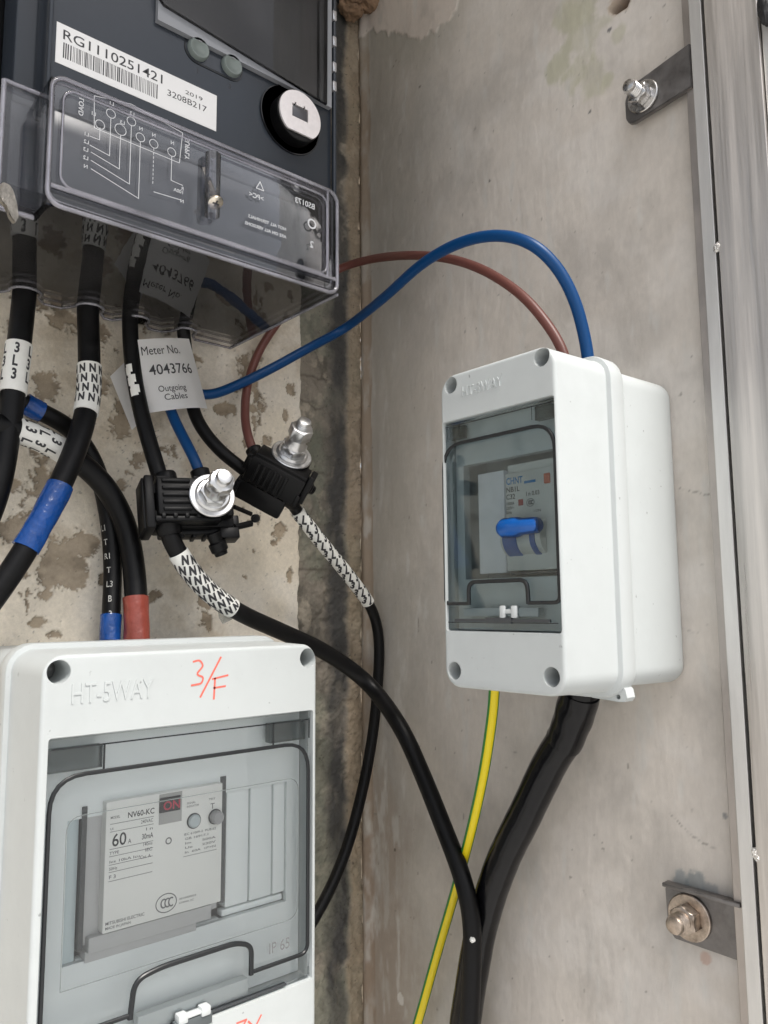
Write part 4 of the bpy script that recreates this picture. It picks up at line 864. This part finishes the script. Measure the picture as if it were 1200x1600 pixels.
# supply cables sweeping in from the left to the larger box
t5, p5_ = cable('supply_cable', 'black cable with blue tape end and worn white markings, curving into the larger box', 'cable', [(-60, 590, 'y', -.016), (0, 610, 'y', -.016), (50, 637, 'y', -.014), (110, 670, 'y', -.012), (148, 725, 'y', -.010), (168, 800, 'y', -.012), (176, 880, 'y', -.016), (174, 950, 'y', -.022), (172, 1003, 'y', -.026)], .0046, group='supply cables')
tape(t5, p5_, .0046, (38, 630), (66, 645), blue_t); tape(t5, p5_, .0046, (173, 962), (172, 1003), blue_t)
bm = B(); i = p5_.near(170, 815)
for k, s_ in enumerate(('L1', 'T', 'R1', 'T', 'L3', 'B', '3', 'L')): wraptext(bm, p5_, .00468, s_, i+k*5.2+3, -1, -.75+.11*k, .0046, .8, .01)
obj('worn_lettering', bm, mat('worn_white', (.42, .42, .40), .6, var=.6, vscale=350), t5, 0)
t6, p6_ = cable('supply_cable', 'thick black cable with red tape end and L3 sleeve, curving into the larger box', 'cable', [(-60, 655, 'y', -.026), (0, 665, 'y', -.026), (50, 680, 'y', -.024), (110, 712, 'y', -.020), (160, 755, 'y', -.018), (192, 810, 'y', -.020), (207, 870, 'y', -.024), (213, 940, 'y', -.030), (214, 1003, 'y', -.034)], .0057, group='supply cables')
sleeve(t6, p6_, .0057, (28, 671), (100, 706), L3, .0066, .0072, .75, up=1, slant=.1, bold=.035); tape(t6, p6_, .0057, (213, 932), (214, 1003), red_t)
# outgoing N and L3 cables from the connectors
t7, p7_ = cable('outgoing_cable', 'black cable with a sleeve printed N, sweeping from the left connector down to the floor', 'cable', [(255, 800, 'y', -.045), (266, 840, 'y', -.048), (292, 885, 'y', -.048), (330, 928, 'y', -.046), (380, 960, 'y', -.043), (440, 987, 'y', -.040), (510, 1020, 'y', -.038), (575, 1068, 'x', -.030), (625, 1135, 'x', -.030), (660, 1210, 'x', -.030), (692, 1290, 'x', -.032), (722, 1370, 'x', -.034), (737, 1440, 'x', -.034), (737, 1520, 'x', -.034), (733, 1620, 'x', -.034), (730, 1720, 'x', -.034)], .00475, group='outgoing cables')
s7 = sleeve(t7, p7_, .0047, (279, 866), (362, 951), None, 0, 0, 0)
bm = B(); i0, i1 = p7_.near(279, 866), p7_.near(362, 951); tapeprint(bm, p7_, .0055, i0, i1, 'NN', .0052, .0056, .0062, math.radians(-30), .78, .06); obj('lettering', bm, ink, s7, 0)
bm = B(); i = p7_.near(732, 1462); lump(bm, p7_.p[i]+p7_.fr[i][1]*.0047, .0013, .0013, .0013, 5, .3); obj('plaster_fleck', bm, sleeve_m, t7)
t8, p8_ = cable('outgoing_cable', 'thinner black cable with a long L3 sleeve, hanging from the right connector', 'cable', [(440, 760, 'y', -.040), (458, 790, 'y', -.040), (500, 845, 'y', -.036), (545, 900, 'y', -.030), (580, 950, 'y', -.024), (592, 1000, 'y', -.022), (590, 1070, 'y', -.022), (582, 1150, 'y', -.022), (565, 1240, 'y', -.024), (540, 1330, 'y', -.026), (505, 1410, 'y', -.028), (450, 1500, 'y', -.028)], .00345, group='outgoing cables')
s8 = sleeve(t8, p8_, .0036, (468, 795), (580, 938), None, 0, 0, 0)
bm = B(); i0, i1 = p8_.near(468, 795), p8_.near(580, 938); tapeprint(bm, p8_, .0043, i0, i1, 'L3', .0052, .0058, .0076, math.radians(-40), .75, .055); obj('lettering', bm, ink, s8, 0)
# marker tail
f_ = Fr(P(350, 955, 'y', -.040), (1, 0, 0), (0, 0, 1), (0, -1, 0)); bm = B(); prism(bm, f_, [f_.uv(x, y) for x, y in ((337, 935), (342, 966), (348, 975), (362, 968), (368, 962), (362, 945))], 0, .0002)
obj('tape_tail', bm, clear('tape_clear', (.8, .8, .76), .2, 1.4, .25), t7)
tb_, pb = cable('blue_wire', 'blue wire looping from the left connector over to the smaller breaker box', 'wire', [(316, 752, 'y', -.044), (306, 722, 'y', -.042), (287, 685, 'y', -.034), (270, 650, 'y', -.026), (262, 622, 'y', -.020), (272, 606, 'y', -.016), (300, 614, 'y', -.016), (330, 617, 'y', -.018), (370, 602, 'y', -.02), (420, 578, 'y', -.022), (480, 545, 'y', -.024), (540, 512, 'y', -.026), (600, 465, 'x', -.045), (660, 412, 'x', -.052), (720, 379, 'x', -.056), (780, 368, 'x', -.056), (832, 382, 'x', -.052), (872, 420, 'x', -.044), (898, 470, 'x', -.038), (912, 520, 'x', -.034), (919, 560, 'x', -.032), (921, 590, 'x', -.032)], .0029, blue_c)
tb2_, pbn = cable('brown_wire', 'brown wire arching from the right connector over to the smaller breaker box', 'wire', [(404, 722, 'y', -.040), (391, 693, 'y', -.036), (383, 655, 'y', -.026), (386, 605, 'y', -.018), (402, 555, 'y', -.014), (428, 512, 'y', -.012), (466, 465, 'y', -.014), (520, 425, 'y', -.018), (575, 406, 'x', -.030), (640, 399, 'x', -.034), (700, 404, 'x', -.034), (755, 422, 'x', -.034), (810, 457, 'x', -.034), (850, 500, 'x', -.032), (878, 545, 'x', -.030), (890, 590, 'x', -.030)], .0026, brown_c)
te, pe_ = cable('earth_wire', 'yellow and green earth wire hanging below the smaller breaker box', 'wire', [(773, 1060, 'x', -.050), (770, 1110, 'x', -.048), (757, 1200, 'x', -.042), (738, 1290, 'x', -.034), (712, 1390, 'x', -.022), (683, 1490, 'x', -.016), (655, 1590, 'x', -.014), (625, 1690, 'x', -.014)], .0026, yel)
bm = B(); pe_.tube(bm, .00266, n=8, a0=.62, a1=2.0); pe_.tube(bm, .00266, n=6, a0=-2.5, a1=-1.0); obj('green_stripe', bm, grn, te, 60)
gloss_t = mat('black_tape', (.003, .003, .004), .2, spec=.3, var=.3, vscale=80, bump=.0005, bscale=60)
tt, pt = cable('taped_conduit', 'thick black taped cable bundle under the smaller breaker box', 'cable', [(912, 1060, 'x', -.036), (905, 1095, 'x', -.034), (885, 1150, 'x', -.030), (860, 1190, 'x', -.028), (822, 1270, 'x', -.026), (785, 1345, 'x', -.024), (757, 1430, 'x', -.020), (742, 1500, 'x', -.018), (728, 1590, 'x', -.016), (715, 1700, 'x', -.016)], .0083, gloss_t, part='conduit_core', wob=.012)
i0, i1 = pt.near(908, 1085), pt.near(882, 1160); bm = B(); pt.tube(bm, .0089, i0, i1, 28, wob=.05, seed=4); obj('tape_collar', bm, gloss_t, tt, 60)

# ------------------------------------------------------------------ paper tags
tagm = mat('paper_tag', (.90, .90, .90), .6, var=.015)
def bent(bm, fr, poly_uv, nx, nz, curve, thick=.0002):   # quad patch from 4 corners with a curl
    (a, b, c, d) = [Vector(p) for p in poly_uv]; g = [[None]*(nz+1) for _ in range(nx+1)]
    for i in range(nx+1):
        for j in range(nz+1):
            s_, t_ = i/nx, j/nz; p = (a*(1-s_)+b*s_)*(1-t_)+(d*(1-s_)+c*s_)*t_; g[i][j] = bm.verts.new(fr(p.x, p.y, curve(s_, t_)))
    for i in range(nx):
        for j in range(nz): bm.faces.new((g[i][j], g[i+1][j], g[i+1][j+1], g[i][j+1]))
    bmesh.ops.solidify(bm, geom=bm.faces[:], thickness=thick)
FT = Fr(P(270, 585, 'y', -.027), (1, 0, 0), (0, 0, 1), (0, -1, 0)); tc_ = [FT.uv(x, y) for x, y in ((216, 530), (296, 529), (326, 638), (232, 645))]
curl = lambda s_, t_: .0055*math.sin(s_*math.pi*.95)*(.5+.8*t_)-.006*max(0, s_-.75)*t_-.001
pt_ = thing('cable_tag', 'white paper tag printed Meter No. 4043766, wrapped round the cable', 'tag', FT.o)
bm = B(); bent(bm, FT, tc_, 20, 20, curl); pap = obj('tag_paper', bm, tagm, pt_, 60)
bm = B(); fr2 = Fr(FT.o, FT.u, FT.v, FT.n)
def tagtext(bm, s_, f0, f1, tv, sz, bold=0):
    V, F = textmesh(s_, 1, bold); w_ = max(x for x, y in V); A_, B2, C2, D2 = [Vector(p) for p in tc_]
    b2 = B(); vs = [b2.verts.new((x/w_, y, 0)) for x, y in V]
    for f in F:
        try: b2.faces.new([vs[k] for k in f])
        except ValueError: pass
    H_ = (D2-A_).length
    for v in b2.verts:
        s1 = f0+(f1-f0)*v.co.x; t1_ = tv-v.co.y*sz/H_; p = (A_*(1-s1)+B2*s1)*(1-t1_)+(D2*(1-s1)+C2*s1)*t1_; v.co = FT(p.x, p.y, curl(s1, t1_)+.00025)
    join(bm, b2)
tagtext(bm, 'Meter No.', .02, .70, .22, .0068); tagtext(bm, '4043766', .10, .85, .50, .0080, .005); tagtext(bm, 'Outgoing', .18, .62, .74, .0048); tagtext(bm, 'Cables', .24, .60, .86, .0048); obj('lettering', bm, ink, pap, 0)
bm = B(); F2 = Fr(P(205, 600, 'y', -.012), (1, 0, 0), (0, 0, 1), (0, -1, 0)); bent(bm, F2, [F2.uv(x, y) for x, y in ((172, 588), (215, 545), (240, 640), (206, 672))], 10, 10, lambda s_, t_: .001*math.sin(s_*3))
tag(obj('paper_card', bm, tagm, None, 60), 'blank white card corner sticking out behind the printed paper tag', 'card')

# ------------------------------------------------------------------ piercing connectors
bolt_b = mat('galvanised_bolt', (.66, .66, .66), .34, 1, var=.10, vscale=300, bump=.00002, bscale=600, rvar=.08)
def camdir(x, y, z): return (cr*x+cu*y-cf*z).normalized()
def connector(label, wc, ydep, cdir, upd, loc, short=1.0):
    W_ = P(*wc, 'y', ydep); n = camdir(*cdir); u0_ = camdir(*upd); v = (u0_-n*u0_.dot(n)).normalized(); u = v.cross(n)
    f = Fr(W_, u, v, n)            # origin = washer centre, on top of the upper half
    t = thing('cable_connector', label, 'connector', loc(f), 'black piercing connectors')
    K_ = 1.2; Z_ = 1.28
    q_ = lambda pr: [(r*K_, h*Z_) for r, h in pr]
    bm = B(); lathe(bm, W_, n, q_([(.003, 0), (.0094, 0), (.0098, .0003), (.0098, .0009), (.0094, .0012), (.003, .0012)]), 44); obj('washer', bm, bolt_b, t)
    bm = B(); lathe(bm, W_, n, q_([(.0075, .0013), (.0076, .0019), (.0068, .0027), (.0030, .0031)]), 36); hexnut(bm, W_, n, .0066*K_, .0024*Z_, .0062*Z_, .2); obj('flange_nut', bm, bolt_b, t)
    bm = B(); lathe(bm, W_, n, q_([(.0052, .0060), (.0048, .0072), (.0040, .0088), (.0038, .0120)]), 28); obj('shear_neck', bm, bolt_b, t, 50)
    bm = B(); hexnut(bm, W_, n, .0056*K_, .0110*Z_, .0166*Z_, .5); obj('nut', bm, bolt_b, t)
    bm = B(); thread(bm, W_, n, .0034*K_, .015*Z_, .0205*Z_, .0012); obj('stud', bm, bolt_b, t)
    return t, f
def frc(f, px, py, c=0): return f.uv(px, py, c)
# connector on the N cable
t, f = connector('left black connector, on the cable with the N sleeve, its bolt facing the viewer', (331, 775), -.060, (.43, .35, .83), (.0, 1, .0), lambda f: f(-.01, 0, -.02))
bm = B(); fbox(bm, f, -.027, -.0095, -.0125, .0085, .0105, -.0006, .0012)
for k in range(5): fbox(bm, f, -.0245, .0075-k*.0038, -.0010, -.0105, .0092-k*.0038, .0006, .0003)
lathe(bm, f(0, 0, -.0008), f.n, [(.0108, -.006), (.0108, 0), (.009, .0007)], 30)
fbox(bm, f, -.0285, -.0125, -.011, .0045, -.0095, -.002, .0008); fbox(bm, f, .0085, -.0085, -.0125, .0125, .0030, -.005, .001)
for k in range(4): fbox(bm, f, -.0255+k*.0058, -.0110, -.0115, -.0235+k*.0058, -.0088, -.0008, .0003)
for k in range(3): fbox(bm, f, .0080, .0040+k*.0022, -.010, .0100, .0052+k*.0022, -.0015, .0002)
fbox(bm, f, -.0265, .0100, -.011, -.0190, .0122, -.003, .0004); fbox(bm, f, -.0080, .0100, -.010, -.0055, .0120, -.002, .0003)
obj('upper_half', bm, blackp, t)
bm = B(); fbox(bm, f, -.027, -.0125, -.0265, .0145, .0105, -.0132, .0015); fbox(bm, f, -.024, -.0155, -.0245, .0125, -.0120, -.0145, .001); fbox(bm, f, .0145, -.012, -.024, .0185, -.004, -.017, .0008)
for k in range(5): fbox(bm, f, -.0200+k*.0062, -.0168, -.0235, -.0180+k*.0062, -.0150, -.0150, .0003)
obj('lower_half', bm, blackp, t)
bm = B(); fbox(bm, f, -.0325, -.0155, -.024, -.0280, .0125, -.003, .0008); fbox(bm, f, -.0335, -.0150, -.022, -.0310, .0120, -.006, .0005); fbox(bm, f, -.0285, .0035, -.021, -.0265, .0080, -.005); fbox(bm, f, -.0285, -.0110, -.021, -.0265, -.0060, -.005); obj('end_plate', bm, blackp, t)
bm = B(); lathe(bm, P(258, 742, 'y', -.042), P(252, 715, 'y', -.040)-P(258, 742, 'y', -.042), [(.0056, -.004), (.0056, 0), (.0050, .001)], 20); pa = P(313, 742, 'y', -.046)
lathe(bm, P(316, 752, 'y', -.046), P(308, 720, 'y', -.044)-P(316, 752, 'y', -.046), [(.0050, -.004), (.0050, .0060), (.0042, .0066)], 20)
lathe(bm, P(262, 820, 'y', -.047), P(268, 842, 'y', -.048)-P(262, 820, 'y', -.047), [(.0068, -.006), (.0066, .003), (.0056, .0055)], 20); obj('cable_collar', bm, blackp, t, 40)
bm = B(); a = P(335, 838, 'y', -.052); d_ = P(350, 876, 'y', -.052)-a; lathe(bm, a, d_, [(.0040, -.002), (.0036, .003), (.0048, .0038), (.0046, .0080), (.0036, .0088), (.0034, .0105)], 12); obj('end_cap', bm, blackp, t, 30)
bm = B(); Path([P(366, 824, 'y', -.050), P(392, 818, 'y', -.047)], .001, 0).tube(bm, .0020, n=6); Path([P(366, 792, 'y', -.050), P(392, 803, 'y', -.046)], .001, 0).tube(bm, .0014, n=6)
lathe(bm, P(399, 810, 'y', -.046), -cf, [(.0024, -.002), (.0024, .001), (.0012, .0011), (.0012, 0)], 16); fbox(bm, f, .006, -.0185, -.022, .0165, -.0125, -.012, .0008); obj('retaining_loop', bm, blackp, t, 40)
# connector on the L3 cable
t, f = connector('right black connector, on the cable with the L3 sleeve, its bolt pointing up', (455, 712), -.052, (.36, .68, .61), (-.50, .55, -.5), lambda f: f(0, 0, -.02))
bm = B()
fc = Fr(P(430, 748, 'y', -.050), camdir(.84, -.46, -.10), camdir(.36, .70, .35), camdir(-.1, -.38, .92)); fc.v = (fc.v-fc.u*fc.v.dot(fc.u)).normalized(); fc.n = fc.u.cross(fc.v)
fbox(bm, fc, -.0165, -.0085, -.010, .0165, .0080, .0035, .0012)
for k in range(6): fbox(bm, fc, -.0120+k*.0034, -.0065, .0032, -.0102+k*.0034, .0055, .0050, .0003)
fbox(bm, fc, -.0155, .0075, -.0125, .0160, .0100, .0018, .0008); lathe(bm, f(0, 0, -.0008), f.n, [(.0120, -.0045), (.0120, 0), (.0100, .0007)], 30)
for k in range(5): fbox(bm, fc, -.0150+k*.0062, -.0098, -.008, -.0130+k*.0062, -.0080, .0026, .0003)
fbox(bm, fc, .0150, -.0080, -.006, .0172, -.0010, .0042, .0003); fbox(bm, fc, -.0178, .0010, -.006, -.0160, .0060, .0040, .0003)
obj('upper_half', bm, blackp, t)
bm = B(); fbox(bm, fc, -.0180, -.0215, -.011, .0120, -.0092, .0020, .0014); fbox(bm, fc, -.0190, -.0185, -.0085, -.0160, -.0110, .0035, .0007); fbox(bm, fc, -.0060, -.0235, -.010, .0110, -.0210, -.002, .0008); obj('lower_half', bm, blackp, t)
bm = B(); fbox(bm, fc, .0165, -.0060, -.009, .0200, .0120, .002, .0008); fbox(bm, fc, -.0195, -.0035, -.008, -.0160, .0070, .001, .0008); obj('end_plate', bm, blackp, t)
bm = B(); lathe(bm, P(405, 722, 'y', -.042), P(390, 690, 'y', -.037)-P(405, 722, 'y', -.042), [(.0046, -.003), (.0046, .0085), (.0040, .0092)], 18)
lathe(bm, P(395, 742, 'y', -.036), P(372, 728, 'y', -.031)-P(395, 742, 'y', -.036), [(.0056, -.004), (.0054, .002), (.0046, .004)], 18)
lathe(bm, P(452, 778, 'y', -.042), P(468, 800, 'y', -.039)-P(452, 778, 'y', -.042), [(.0056, -.006), (.0052, .002), (.0042, .006)], 18); obj('cable_collar', bm, blackp, t, 40)
bm = B(); a = P(466, 752, 'y', -.050); d_ = P(498, 772, 'y', -.050)-a; lathe(bm, a, d_, [(.0028, -.002), (.0028, .004), (.0040, .0048), (.0040, .0085), (.0030, .0092), (.0028, .0112)], 12); obj('end_cap', bm, blackp, t, 30)
